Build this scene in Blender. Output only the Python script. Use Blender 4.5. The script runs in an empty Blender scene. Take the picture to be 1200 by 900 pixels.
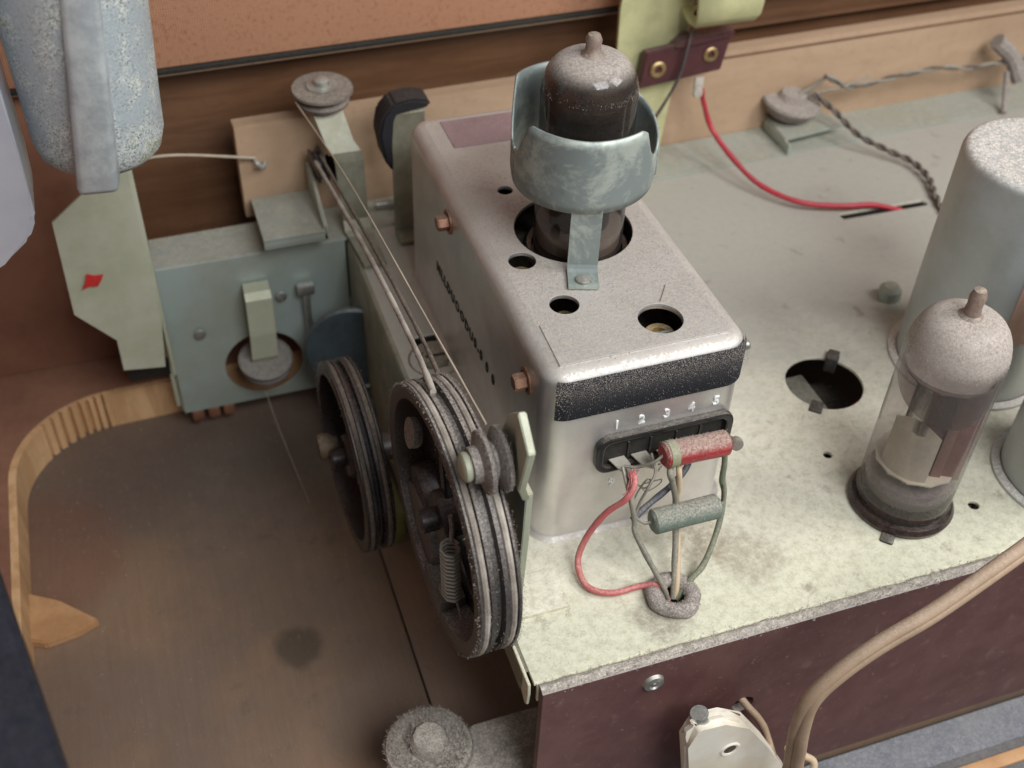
import bpy, bmesh, math, random
import numpy as np
from mathutils import Vector, Matrix, noise
from math import sin, cos, pi, radians

# ---------------------------------------------------------------- camera, world, lamps, exposure
S = 0.01                                     # the scene is laid out in centimetres
scene = bpy.context.scene
COL = scene.collection
random.seed(7)

cam_d = bpy.data.cameras.new('camera'); cam = bpy.data.objects.new('camera', cam_d); COL.objects.link(cam)
cam.matrix_world = Matrix(((0.94511356, 0.19740379, -0.26036916, -6.3003 * S),
                           (-0.32521571, 0.64526363, -0.69128112, -14.7801 * S),
                           (0.03154524, 0.73801531, 0.67404622, 19.2674 * S),
                           (0, 0, 0, 1)))
cam_d.sensor_width = 36.0; cam_d.lens = 36.0 * 1343.66 / 1200
cam_d.clip_start = 0.005; cam_d.clip_end = 50
cam_d.dof.use_dof = True; cam_d.dof.focus_distance = 0.225; cam_d.dof.aperture_fstop = 22
scene.camera = cam

world = bpy.data.worlds.new('World'); scene.world = world; world.use_nodes = True
wb = world.node_tree.nodes['Background']
wb.inputs[0].default_value = (0.93, 0.97, 1.0, 1); wb.inputs[1].default_value = 0.10

def area(name, loc, target, size, power, color):
    l = bpy.data.lights.new(name, 'AREA'); l.shape = 'RECTANGLE'; l.size = size[0] * S; l.size_y = size[1] * S
    l.energy = power; l.color = color
    o = bpy.data.objects.new(name, l); COL.objects.link(o)
    o.location = Vector(loc) * S
    d = (Vector(target) - Vector(loc)).normalized()
    o.rotation_euler = d.to_track_quat('-Z', 'Y').to_euler()
    return o
area('window_light', (31, -13, 33), (4, 1, 0), (16, 18), 0.98, (1.0, 0.99, 0.97))
area('room_light', (9, -33, 44), (0, 2, 0), (28, 24), 2.1, (0.95, 0.985, 1.0))

scene.view_settings.view_transform = 'Standard'; scene.view_settings.look = 'None'
scene.view_settings.exposure = 0.38; scene.view_settings.gamma = 1.0
scene.render.engine = 'CYCLES'; scene.cycles.transparent_max_bounces = 16

# ---------------------------------------------------------------- materials
def lin(c):
    return tuple(((x / 255) / 12.92 if x / 255 <= 0.04045 else (((x / 255) + 0.055) / 1.055) ** 2.4) for x in c)

class NT:
    def __init__(s, name):
        s.m = bpy.data.materials.new(name); s.m.use_nodes = True; s.t = s.m.node_tree
        s.n = s.t.nodes; s.l = s.t.links
        s.b = s.n['Principled BSDF']; s.out = s.n['Material Output']
        tc = s.n.new('ShaderNodeTexCoord'); mp = s.n.new('ShaderNodeMapping'); mp.inputs['Scale'].default_value = (100, 100, 100)
        s.l.new(tc.outputs['Object'], mp.inputs[0]); s.co = mp.outputs[0]
    def noise(s, scale, detail=4, rough=0.6, co=None, dist=0):
        x = s.n.new('ShaderNodeTexNoise'); x.inputs['Scale'].default_value = scale; x.inputs['Detail'].default_value = detail
        x.inputs['Roughness'].default_value = rough; x.inputs['Distortion'].default_value = dist
        s.l.new(co or s.co, x.inputs['Vector']); return x.outputs['Fac']
    def ramp(s, v, a, b, lo=0.0, hi=1.0):
        x = s.n.new('ShaderNodeMapRange'); x.interpolation_type = 'SMOOTHSTEP'
        s.l.new(v, x.inputs[0]); x.inputs[1].default_value = a; x.inputs[2].default_value = b
        x.inputs[3].default_value = lo; x.inputs[4].default_value = hi; return x.outputs[0]
    def math(s, op, a, b):
        x = s.n.new('ShaderNodeMath'); x.operation = op; x.use_clamp = False
        for i, v in enumerate((a, b)):
            if isinstance(v, (int, float)): x.inputs[i].default_value = v
            else: s.l.new(v, x.inputs[i])
        return x.outputs[0]
    def mix(s, f, a, b):
        x = s.n.new('ShaderNodeMix'); x.data_type = 'RGBA'
        if isinstance(f, (int, float)): x.inputs[0].default_value = f
        else: s.l.new(f, x.inputs[0])
        for i, v in ((6, a), (7, b)):
            if isinstance(v, tuple): x.inputs[i].default_value = (*v[:3], 1)
            else: s.l.new(v, x.inputs[i])
        return x.outputs[2]
    def nz(s):
        g = s.n.new('ShaderNodeNewGeometry'); x = s.n.new('ShaderNodeSeparateXYZ'); s.l.new(g.outputs['Normal'], x.inputs[0]); return x.outputs[2]
    def xyz(s):
        x = s.n.new('ShaderNodeSeparateXYZ'); s.l.new(s.co, x.inputs[0]); return x.outputs
    def set(s, k, v):
        if isinstance(v, (int, float, tuple)): s.b.inputs[k].default_value = v if not isinstance(v, tuple) else (*v[:3], 1)
        else: s.l.new(v, s.b.inputs[k])
    def bump(s, h, dist=0.005, strength=0.6):
        x = s.n.new('ShaderNodeBump'); x.inputs['Strength'].default_value = strength; x.inputs['Distance'].default_value = dist * S
        s.l.new(h, x.inputs['Height']); s.l.new(x.outputs[0], s.b.inputs['Normal'])

DUST = lin((158, 149, 134))
def mat(name, base, base2=None, metal=0.0, rough=0.5, dust=0.6, side=0.1, dcol=DUST, scale=1.0, bump=0.4, spec=None, grain=9.0, amount=1.0):
    """A worn surface: two tones of its own colour, settled dust where it faces up, fine grain relief."""
    t = NT(name)
    n1 = t.noise(0.9 * scale, 5, 0.65); n2 = t.noise(grain * scale, 6, 0.8); n3 = t.noise(24, 3, 0.7)
    c = t.mix(t.ramp(n1, 0.35, 0.65), base, base2 or tuple(x * 0.78 for x in base))
    up = t.ramp(t.nz(), 0.15, 0.95, side, dust)
    d = t.math('MULTIPLY', up, t.ramp(n2, 0.30, 0.62, 0.35, 1.0))
    d = t.math('MULTIPLY', d, t.ramp(n3, 0.3, 0.7, 0.65, 1.05))
    dc = t.mix(t.ramp(t.math('ADD', t.math('MULTIPLY', n3, 0.6), t.math('MULTIPLY', n2, 0.4)), 0.36, 0.64), tuple(x * 0.62 for x in dcol), tuple(min(1, x * 1.36) for x in dcol))
    t.set('Base Color', t.mix(d, c, dc))
    t.set('Metallic', t.math('MULTIPLY', t.math('SUBTRACT', 1.0, d), metal))
    t.set('Roughness', t.math('ADD', t.math('MULTIPLY', d, 0.9 - rough), rough))
    if spec is not None: t.set('Specular IOR Level', spec)
    t.bump(t.math('ADD', t.math('MULTIPLY', n3, 0.6), n2), 0.012, bump)
    return t.m

M = {}
def chassis_mat():
    t = NT('chassis_plated_steel')
    n1 = t.noise(0.55, 5, 0.7, dist=0.6); n2 = t.noise(4, 8, 0.85); n3 = t.noise(15, 4, 0.75); n4 = t.noise(1.3, 6, 0.7, dist=.4)
    v = t.n.new('ShaderNodeTexVoronoi'); v.inputs['Scale'].default_value = 6.5; t.l.new(t.co, v.inputs['Vector'])
    c = t.mix(t.ramp(n2, 0.36, 0.62), lin((228, 222, 206)), lin((210, 206, 184)))
    c = t.mix(t.ramp(n2, 0.48, 0.68, 0, 0.6), c, lin((176, 166, 150)))
    x = t.xyz()
    back = t.ramp(t.math('ADD', x[1], t.math('MULTIPLY', n1, 5.0)), 2.6, 9.0, 0.10, 0.85)  # greyer towards the back: dust, plus light falloff put into the colour
    left = t.ramp(x[0], -1.0, 1.0, 0.75, 0.0)
    edge = t.ramp(x[1], -2.8, -3.25, 0.0, 0.55)
    c = t.mix(t.ramp(t.math('ADD', x[1], t.math('MULTIPLY', n1, 1.5)), 0.6, -2.2, 0.0, 0.4), c, t.mix(t.ramp(n2, .4, .62), lin((218, 220, 186)), lin((196, 194, 164))))
    dust = t.math('MAXIMUM', t.math('MULTIPLY', back, 1.0), t.math('MULTIPLY', left, t.ramp(x[1], 2.0, 5.0)))
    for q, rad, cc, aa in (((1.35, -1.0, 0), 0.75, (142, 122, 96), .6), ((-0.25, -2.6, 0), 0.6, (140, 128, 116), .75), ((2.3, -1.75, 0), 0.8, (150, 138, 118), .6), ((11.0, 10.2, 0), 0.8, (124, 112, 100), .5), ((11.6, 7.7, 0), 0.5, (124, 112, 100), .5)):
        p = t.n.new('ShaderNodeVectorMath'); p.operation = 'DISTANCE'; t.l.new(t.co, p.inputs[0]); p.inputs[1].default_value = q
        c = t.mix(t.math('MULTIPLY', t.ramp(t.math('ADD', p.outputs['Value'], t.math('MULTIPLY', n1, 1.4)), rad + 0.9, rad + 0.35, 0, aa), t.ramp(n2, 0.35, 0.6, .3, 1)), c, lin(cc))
    up = t.ramp(t.nz(), 0.2, 0.9)
    c = t.mix(t.math('MULTIPLY', dust, up), c, t.mix(n3, lin((144, 142, 136)), lin((176, 172, 164))))
    c = t.mix(t.math('MULTIPLY', t.ramp(n4, 0.60, 0.70), 0.55), c, lin((134, 118, 106)))
    c = t.mix(t.math('MULTIPLY', t.ramp(n3, 0.58, 0.70), 0.4), c, lin((140, 124, 106)))
    t.set('Base Color', c); t.set('Roughness', 0.62); t.set('Metallic', 0.12)
    t.bump(t.math('ADD', t.math('MULTIPLY', n3, 0.5), n2), 0.02, 0.5)
    return t.m
M['chassis'] = chassis_mat()
M['olive'] = mat('olive_plated_steel', lin((152, 153, 138)), lin((126, 125, 106)), metal=0.5, rough=0.45, dust=0.55, side=0.12)
M['green'] = mat('pale_green_plated_steel', lin((176, 180, 156)), lin((192, 194, 174)), metal=0.25, rough=0.5, dust=0.4, side=0.1, scale=0.6)
M['green_grey'] = mat('grey_green_plated_steel', lin((168, 182, 178)), lin((160, 168, 156)), metal=0.4, rough=0.42, dust=0.9, side=0.1, scale=0.5)
M['can'] = mat('tin_plated_can', lin((210, 206, 204)), lin((224, 220, 218)), metal=0.8, rough=0.33, dust=0.80, side=0.04, dcol=lin((158, 146, 130)), grain=11, bump=0.25)
M['label'] = mat('mauve_paper', lin((150, 124, 130)), dust=0.5, dcol=lin((150, 128, 122)))
M['felt'] = None
def felt():
    t = NT('black_felt')
    n = t.noise(26, 4, 0.8); n2 = t.noise(60, 2, 0.6); x = t.xyz()
    low = t.ramp(x[2], 3.75, 4.5, 0.10, 1.25)
    f = t.math('MULTIPLY', low, t.ramp(n2, 0.50, 0.66))
    c = t.mix(f, lin((30, 33, 44)), lin((170, 158, 146)))
    t.set('Base Color', c); t.set('Roughness', 0.95); t.bump(t.math('ADD', n, n2), 0.03, 1.0); return t.m
M['felt'] = felt()
def zinc():
    t = NT('corroded_zinc')
    n1 = t.noise(1.3, 5, 0.7, dist=0.5); n2 = t.noise(11, 6, 0.85, dist=0.4); n3 = t.noise(27, 3, 0.8, dist=1.0)
    c = t.mix(t.ramp(n1, 0.40, 0.62), lin((176, 184, 188)), lin((218, 222, 218)))
    c = t.mix(t.math('MULTIPLY', t.ramp(n1, 0.56, 0.66), t.ramp(n2, 0.42, 0.6)), c, lin((176, 172, 118)))
    c = t.mix(t.math('MULTIPLY', t.ramp(n3, 0.50, 0.58), t.ramp(n1, 0.36, 0.55, 0.2, 0.9)), c, lin((84, 90, 82)))
    t.set('Base Color', c); t.set('Metallic', 0.25); t.set('Roughness', t.ramp(n2, 0.3, 0.7, 0.28, 0.55))
    t.bump(t.math('ADD', n2, n3), 0.012, 0.5); return t.m
M['zinc'] = zinc()
def shield():
    t = NT('mottled_zinc_sheet')
    n1 = t.noise(0.9, 8, 0.75, dist=0.35); n2 = t.noise(1.7, 5, 0.6)
    c = t.mix(t.ramp(n1, 0.44, 0.60), lin((136, 144, 142)), lin((176, 182, 172)))
    c = t.mix(t.math('MULTIPLY', t.ramp(n2, 0.58, 0.7), 0.5), c, lin((104, 116, 116)))
    t.set('Base Color', c); t.set('Metallic', 0.35); t.set('Roughness', 0.5); t.bump(n1, 0.01, 0.2); return t.m
M['shield'] = shield()
M['silver'] = mat('smooth_silver', lin((192, 192, 202)), lin((200, 200, 208)), metal=0.5, rough=0.32, dust=0.1, side=0.05, bump=0.05)
M['alu'] = mat('dull_aluminium', lin((178, 182, 182)), lin((168, 172, 168)), metal=0.6, rough=0.4, dust=0.85, side=0.06, dcol=lin((208, 196, 186)), bump=0.12)
M['bakelite'] = mat('black_bakelite', lin((28, 26, 28)), lin((40, 36, 36)), rough=0.3, dust=0.5, side=0.06, bump=0.3)
M['socket'] = mat('dark_brown_bakelite', lin((44, 24, 24)), lin((30, 18, 20)), rough=0.16, dust=0.15, side=0.03, bump=0.1)
M['drum'] = mat('dusty_black_drum', lin((30, 30, 34)), lin((42, 38, 38)), rough=0.28, dust=1.0, side=0.2, dcol=lin((156, 146, 138)), bump=0.4, grain=20)
M['drum_dark'] = mat('black_glossy_drum', lin((20, 22, 30)), lin((34, 30, 32)), rough=0.22, dust=0.50, side=0.10, dcol=lin((108, 92, 84)), bump=0.4, grain=14)
M['lint'] = mat('grey_lint', lin((182, 172, 164)), lin((150, 140, 132)), rough=0.95, dust=0.3, side=0.3)
M['lint_mid'] = mat('mid_grey_lint', lin((146, 134, 126)), lin((112, 102, 96)), rough=0.95, dust=0.3, side=0.3)
M['lint_brown'] = mat('brown_lint', lin((88, 74, 64)), lin((66, 54, 48)), rough=0.95, dust=0.3, side=0.3)
M['cord'] = mat('dusty_dial_cord', lin((190, 180, 170)), lin((128, 116, 108)), rough=0.9, dust=0.5, side=0.3, grain=25)
M['thread'] = mat('pale_dial_thread', lin((176, 162, 142)), rough=0.8, dust=0.2)
M['rubber'] = mat('dust_caked_rubber', lin((112, 104, 98)), lin((96, 88, 84)), rough=0.9, dust=1.0, side=0.6, dcol=lin((168, 158, 150)), bump=1.0, grain=16)
M['caked'] = mat('thick_grey_dust', lin((150, 140, 134)), lin((128, 118, 112)), rough=.95, dust=1.0, side=.75, dcol=lin((180, 172, 160)), bump=2.0, grain=5)
M['wood_floor'] = None
def floor_mat():
    t = NT('dusty_brown_hardboard')
    n1 = t.noise(0.22, 4, 0.6); n2 = t.noise(1.4, 6, 0.7); n3 = t.noise(30, 2, 0.5)
    c = t.mix(t.ramp(n1, 0.38, 0.62), lin((146, 120, 98)), lin((130, 110, 96)))
    x = t.xyz()
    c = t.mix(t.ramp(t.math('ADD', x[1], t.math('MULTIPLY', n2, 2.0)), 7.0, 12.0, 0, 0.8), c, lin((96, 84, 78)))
    c = t.mix(t.math('MULTIPLY', t.ramp(n2, 0.55, 0.75), 0.25), c, lin((72, 56, 42)))
    p = t.n.new('ShaderNodeVectorMath'); p.operation = 'DISTANCE'; t.l.new(t.co, p.inputs[0]); p.inputs[1].default_value = (-5.12, 3.4, -6.3)
    c = t.mix(t.ramp(t.math('ADD', p.outputs['Value'], t.math('MULTIPLY', n2, 0.5)), 1.05, 0.7, 0, 0.6), c, lin((62, 58, 52)))
    c = t.mix(t.math('MULTIPLY', t.ramp(n3, 0.66, 0.74), 0.6), c, lin((170, 160, 140)))
    p2 = t.n.new('ShaderNodeVectorMath'); p2.operation = 'DISTANCE'; t.l.new(t.co, p2.inputs[0]); p2.inputs[1].default_value = (-11.6, 8.4, -6.3)
    c = t.mix(t.ramp(t.math('ADD', p2.outputs['Value'], t.math('MULTIPLY', n2, 0.8)), 3.4, 2.3, 0, 0.45), c, lin((122, 82, 68)))
    mp = t.n.new('ShaderNodeMapping'); mp.inputs['Scale'].default_value = (9, 0.5, 1); mp.inputs['Rotation'].default_value = (0, 0, 0.12); t.l.new(t.co, mp.inputs[0])
    g = t.noise(1.0, 7, 0.8, co=mp.outputs[0]); sc = t.noise(4.0, 2, 0.5, co=mp.outputs[0])
    c = t.mix(t.ramp(g, 0.4, 0.65, 0, 0.16), c, lin((96, 76, 54)))
    c = t.mix(t.math('MULTIPLY', t.ramp(sc, 0.70, 0.74), 0.5), c, lin((176, 160, 134)))
    t.set('Base Color', c); t.set('Roughness', t.ramp(n2, 0.3, 0.7, 0.38, 0.7)); t.bump(t.math('ADD', g, n3), 0.02, 0.35); return t.m
M['wood_floor'] = floor_mat()
M['redbrown'] = mat('red_brown_stained_wood', lin((142, 98, 76)), lin((124, 82, 64)), rough=0.55, dust=0.12, side=0.05, scale=0.4, bump=0.2)
def grain_wood(name, a, b, sc=(1, 1, 14), rough=0.7):
    t = NT(name); mp = t.n.new('ShaderNodeMapping'); mp.inputs['Scale'].default_value = sc; t.l.new(t.co, mp.inputs[0])
    n = t.noise(0.8, 5, 0.7, co=mp.outputs[0], dist=0.4); n2 = t.noise(3, 5, 0.7)
    c = t.mix(t.ramp(n, 0.35, 0.65), a, b); c = t.mix(t.math('MULTIPLY', t.ramp(n2, 0.5, 0.7), 0.3), c, tuple(x * 0.6 for x in a))
    t.set('Base Color', c); t.set('Roughness', rough); t.bump(n, 0.02, 0.3); return t.m
M['tan'] = grain_wood('tan_plywood', lin((178, 150, 124)), lin((166, 138, 112)), sc=(0.15, 1, 0.6))
M['tan_edge'] = grain_wood('raw_plywood_edge', lin((214, 174, 130)), lin((190, 148, 106)), sc=(2.2, 2.2, 0.3))
M['orange_wood'] = grain_wood('raw_wood_chip', lin((194, 150, 108)), lin((176, 132, 92)), sc=(1, 1, 1))
M['dark_wood'] = grain_wood('dark_varnished_wood', lin((112, 80, 58)), lin((98, 68, 48)), sc=(0.3, 1, 3), rough=0.35)
M['black_wood'] = mat('black_painted_wood', lin((22, 26, 40)), lin((16, 20, 30)), rough=0.45, dust=0.14, side=0.06, dcol=lin((96, 88, 88)), grain=5)
def cloth():
    t = NT('orange_brown_speaker_cloth')
    w = t.n.new('ShaderNodeTexWave'); w.bands_direction = 'X'; w.inputs['Scale'].default_value = 5.0; t.l.new(t.co, w.inputs['Vector']); w.inputs['Distortion'].default_value = 1.5
    w2 = t.n.new('ShaderNodeTexWave'); w2.bands_direction = 'Z'; w2.inputs['Scale'].default_value = 5.0; t.l.new(t.co, w2.inputs['Vector']); w2.inputs['Distortion'].default_value = 1.5
    n = t.noise(8, 4, 0.8)
    h = t.math('MULTIPLY', w.outputs['Fac'], w2.outputs['Fac'])
    c = t.mix(t.ramp(h, 0.0, 0.8), lin((170, 120, 92)), lin((204, 156, 124)))
    c = t.mix(t.math('MULTIPLY', t.ramp(n, 0.52, 0.66), 0.55), c, lin((140, 84, 54)))
    t.set('Base Color', c); t.set('Roughness', 0.9); t.bump(h, 0.02, 0.5); return t.m
M['cloth'] = cloth()
def panel_mat():
    t = NT('maroon_fibre_board')
    n1 = t.noise(0.8, 5, 0.7); n2 = t.noise(6, 6, 0.85); n3 = t.noise(2.2, 2, 0.5)
    c = t.mix(t.ramp(n1, 0.38, 0.62), lin((92, 60, 58)), lin((102, 70, 66)))
    c = t.mix(t.math('MULTIPLY', t.ramp(n2, 0.61, 0.68), 0.65), c, lin((170, 148, 140)))
    c = t.mix(t.math('MULTIPLY', t.ramp(n3, 0.62, 0.74), 0.3), c, lin((128, 104, 98)))
    c = t.mix(t.ramp(t.nz(), 0.6, 0.9), c, lin((160, 150, 144)))
    t.set('Base Color', c); t.set('Roughness', 0.55); t.bump(n2, 0.01, 0.3); return t.m
M['panel'] = panel_mat()
M['grey_felt'] = mat('grey_dusty_ledge', lin((118, 118, 120)), lin((96, 98, 106)), rough=0.9, dust=0.6, side=0.3, dcol=lin((140, 140, 144)), bump=0.8)
M['copper'] = mat('coppered_steel_screw', lin((176, 126, 100)), lin((150, 104, 82)), metal=0.7, rough=0.4, dust=0.5, side=0.1)
M['steel'] = mat('bright_steel', lin((190, 192, 188)), lin((160, 160, 154)), metal=0.85, rough=0.32, dust=0.45, side=0.06, bump=0.15)
M['brass'] = mat('old_brass', lin((178, 150, 100)), lin((130, 106, 70)), metal=0.8, rough=0.35, dust=0.4, side=0.1)
M['blue_metal'] = mat('blue_grey_flywheel', lin((70, 88, 98)), lin((58, 72, 80)), metal=0.5, rough=0.3, dust=0.4, side=0.05)
M['red_res'] = mat('red_resistor', lin((168, 34, 44)), lin((150, 44, 48)), rough=0.35, dust=1.5, side=0.0, dcol=lin((160, 138, 126)), bump=0.8, grain=16)
M['green_res'] = mat('grey_green_resistor', lin((96, 118, 106)), lin((88, 104, 96)), rough=0.5, dust=1.3, side=0.25, dcol=lin((150, 146, 134)), bump=0.9, grain=16)
M['res_end'] = mat('olive_band', lin((150, 152, 118)), rough=0.5, dust=0.8, side=0.2)
M['red_wire'] = mat('faded_red_wire', lin((190, 82, 88)), lin((178, 96, 96)), rough=0.5, dust=0.65, side=0.15, dcol=lin((196, 150, 138)))
M['red_wire2'] = mat('crimson_wire', lin((178, 26, 52)), lin((160, 40, 56)), rough=0.4, dust=0.35, side=0.1, dcol=lin((180, 110, 110)))
M['grey_wire'] = mat('grey_sleeved_wire', lin((124, 120, 108)), lin((104, 102, 92)), rough=0.7, dust=0.6, side=0.3)
M['green_wire'] = mat('green_sleeved_wire', lin((110, 124, 96)), lin((94, 100, 80)), rough=0.7, dust=0.5, side=0.2)
M['buff_wire'] = mat('buff_wire', lin((206, 180, 148)), lin((190, 164, 130)), rough=0.6, dust=0.4, side=0.2)
M['blue_wire'] = mat('dark_blue_wire', lin((60, 66, 84)), rough=0.6, dust=0.4, side=0.15)
M['bare_wire'] = mat('dull_tinned_wire', lin((150, 144, 134)), metal=0.5, rough=0.5, dust=0.5, side=0.2)
M['lug'] = mat('tinned_lug', lin((206, 200, 190)), lin((180, 172, 160)), metal=0.4, rough=0.5, dust=0.6, side=0.2)
M['dark_wire'] = mat('dark_cloth_wire', lin((64, 52, 52)), lin((50, 40, 42)), rough=0.8, dust=0.5, side=0.15)
M['plug'] = mat('cream_bakelite_plug', lin((244, 238, 224)), lin((234, 222, 200)), rough=0.4, dust=0.25, side=0.08, dcol=lin((170, 132, 100)), grain=4)
M['cable'] = mat('buff_flex_cable', lin((176, 148, 122)), lin((160, 132, 106)), rough=0.55, dust=0.6, side=0.15, dcol=lin((166, 150, 136)))
M['maroon'] = mat('maroon_terminal_board', lin((74, 30, 34)), lin((60, 24, 30)), rough=0.4, dust=0.6, side=0.08, dcol=lin((124, 104, 102)))
M['cream_green'] = mat('cream_green_plate', lin((196, 192, 146)), lin((176, 174, 130)), metal=0.15, rough=0.5, dust=0.3, side=0.05)
M['red_paint'] = mat('red_paint', lin((206, 24, 32)), lin((180, 14, 26)), rough=0.4, dust=0.1)
M['inside'] = mat('shadowed_works', lin((70, 64, 50)), lin((46, 42, 34)), rough=0.6, dust=0.4)
M['ink'] = mat('black_ink', lin((24, 22, 20)), rough=0.7, dust=0.1, side=0.05)
M['emboss'] = mat('bright_embossing', lin((250, 250, 250)), metal=0.3, rough=0.25, dust=0.2, side=0.0, bump=0.05)
M['getter'] = mat('dark_anode', lin((52, 44, 44)), lin((66, 52, 50)), metal=0.5, rough=0.4, dust=0.1)
M['anode_red'] = mat('red_brown_anode', lin((148, 96, 90)), lin((118, 72, 68)), metal=0.4, rough=0.5, dust=0.1)
M['mica'] = mat('pale_mica', lin((206, 196, 178)), lin((182, 172, 156)), rough=0.4, dust=0.3)
M['white_label'] = mat('white_label', lin((232, 232, 230)), rough=0.6, dust=0.1)
M['pink_label'] = mat('faded_copper_label', lin((186, 150, 134)), rough=0.6, dust=0.1)

def glass_mat(name, tint, film, lo=0.01, hi=0.22):
    """Thin dusty glass: clear with a sheen, a film of dust that thickens on the dome."""
    t = NT(name); n2 = t.noise(14, 5, 0.8); n3 = t.noise(34, 2, 0.5)
    tr = t.n.new('ShaderNodeBsdfTransparent'); tr.inputs[0].default_value = (*tint, 1)
    gl = t.n.new('ShaderNodeBsdfGlossy'); gl.inputs['Roughness'].default_value = 0.06
    lw = t.n.new('ShaderNodeLayerWeight'); lw.inputs[0].default_value = 0.5
    frv = t.math('ADD', t.math('MULTIPLY', t.math('POWER', lw.outputs['Facing'], 4.0), 0.6), 0.045)
    m1 = t.n.new('ShaderNodeMixShader'); t.l.new(frv, m1.inputs[0]); t.l.new(tr.outputs[0], m1.inputs[1]); t.l.new(gl.outputs[0], m1.inputs[2])
    di = t.n.new('ShaderNodeBsdfDiffuse')
    t.l.new(t.mix(n3, lin((128, 118, 112)), lin((206, 194, 184))), di.inputs[0])
    up = t.ramp(t.nz(), lo, hi, film, 1.0)
    d = t.math('MULTIPLY', up, t.ramp(n2, 0.28, 0.6, 0.55, 1.0))
    m2 = t.n.new('ShaderNodeMixShader'); t.l.new(d, m2.inputs[0]); t.l.new(m1.outputs[0], m2.inputs[1]); t.l.new(di.outputs[0], m2.inputs[2])
    b = t.n.new('ShaderNodeBump'); b.inputs['Distance'].default_value = 0.012 * S; b.inputs['Strength'].default_value = 0.5
    t.l.new(n2, b.inputs['Height']); t.l.new(b.outputs[0], di.inputs['Normal'])
    t.l.new(m2.outputs[0], t.out.inputs[0]); return t.m
M['glass'] = glass_mat('dusty_glass', (0.83, 0.81, 0.80), 0.13)
M['glass_smoked'] = glass_mat('smoked_dusty_glass', (0.40, 0.36, 0.35), 0.05, 0.35, 0.92)

# ---------------------------------------------------------------- mesh helpers (all in cm)
def base_of(p):
    v = Vector((0, 0, 0))
    while p is not None: v += p.location; p = p.parent
    return v
def tag(o, label=None, cat=None, group=None, kind=None):
    if label: o['label'] = label
    if cat: o['category'] = cat
    if group: o['group'] = group
    if kind: o['kind'] = kind
    return o
def link_mesh(name, me, m, parent, smooth=True, auto=35):
    me.materials.clear(); me.materials.append(M[m] if isinstance(m, str) else m)
    b = base_of(parent)
    co = np.empty(len(me.vertices) * 3); me.vertices.foreach_get('co', co)
    co = co.reshape(-1, 3) * S - np.array(b); me.vertices.foreach_set('co', co.ravel())
    if smooth:
        me.polygons.foreach_set('use_smooth', [True] * len(me.polygons))
        try: me.set_sharp_from_angle(angle=radians(auto))
        except Exception: pass
    me.update()
    o = bpy.data.objects.new(name, me); COL.objects.link(o)
    if parent: o.parent = parent
    return o
def obj(name, bm, m, parent=None, smooth=True, auto=35, label=None, cat=None, group=None, kind=None):
    me = bpy.data.meshes.new(name)
    bmesh.ops.recalc_face_normals(bm, faces=bm.faces); bm.to_mesh(me); bm.free()
    return tag(link_mesh(name, me, m, parent, smooth, auto), label, cat, group, kind)
def thing(name, loc, label, cat, group=None):
    o = bpy.data.objects.new(name, None); COL.objects.link(o); o.location = Vector(loc) * S
    o.empty_display_size = 0.005
    return tag(o, label, cat, group)
def B(): return bmesh.new()

def box(bm, x0, x1, y0, y1, z0, z1, bev=0.02, mtx=None):
    r = bmesh.ops.create_cube(bm, size=1.0)
    vs = r['verts']
    bmesh.ops.scale(bm, verts=vs, vec=(x1 - x0, y1 - y0, z1 - z0))
    bmesh.ops.translate(bm, verts=vs, vec=((x0 + x1) / 2, (y0 + y1) / 2, (z0 + z1) / 2))
    if bev > 0:
        es = list({e for v in vs for e in v.link_edges})
        rr = bmesh.ops.bevel(bm, geom=es, offset=bev, segments=2, affect='EDGES', profile=0.5)
        vs = list({v for f in rr['faces'] for v in f.verts} | {v for v in vs if v.is_valid})
    if mtx is not None: bmesh.ops.transform(bm, matrix=mtx, verts=vs)
    return bm
def frame(axis):
    z = Vector(axis).normalized(); a = Vector((0, 0, 1)) if abs(z.z) < 0.9 else Vector((1, 0, 0))
    x = a.cross(z).normalized(); y = z.cross(x); return x, y, z
def lathe(bm, prof, c, axis=(0, 0, 1), n=48, wob=0.0):
    x, y, z = frame(axis); c = Vector(c); rings = []
    for r, h in prof:
        if r <= 1e-6: rings.append([bm.verts.new(c + z * h)])
        else:
            ring = []
            for i in range(n):
                a = 2 * pi * i / n; rr = r * (1 + wob * noise.noise(Vector((cos(a) * 2, sin(a) * 2, h * 3 + c.x))))
                ring.append(bm.verts.new(c + x * rr * cos(a) + y * rr * sin(a) + z * h))
            rings.append(ring)
    for a, b in zip(rings, rings[1:]):
        for i in range(n):
            j = (i + 1) % n
            if len(a) == 1 and len(b) == 1: continue
            if len(a) == 1: bm.faces.new((a[0], b[i], b[j]))
            elif len(b) == 1: bm.faces.new((a[i], b[0], a[j]))
            else: bm.faces.new((a[i], b[i], b[j], a[j]))
    return bm
def spline(pts, k=8):
    p = [Vector(q) for q in pts]; p = [p[0] * 2 - p[1]] + p + [p[-1] * 2 - p[-2]]; out = []
    for i in range(1, len(p) - 2):
        for s in range(k):
            t = s / k; a, b, c, d = p[i - 1], p[i], p[i + 1], p[i + 2]
            out.append(0.5 * ((2 * b) + (c - a) * t + (2 * a - 5 * b + 4 * c - d) * t * t + (3 * b - a - 3 * c + d) * t ** 3))
    out.append(p[-2]); return out
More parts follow.
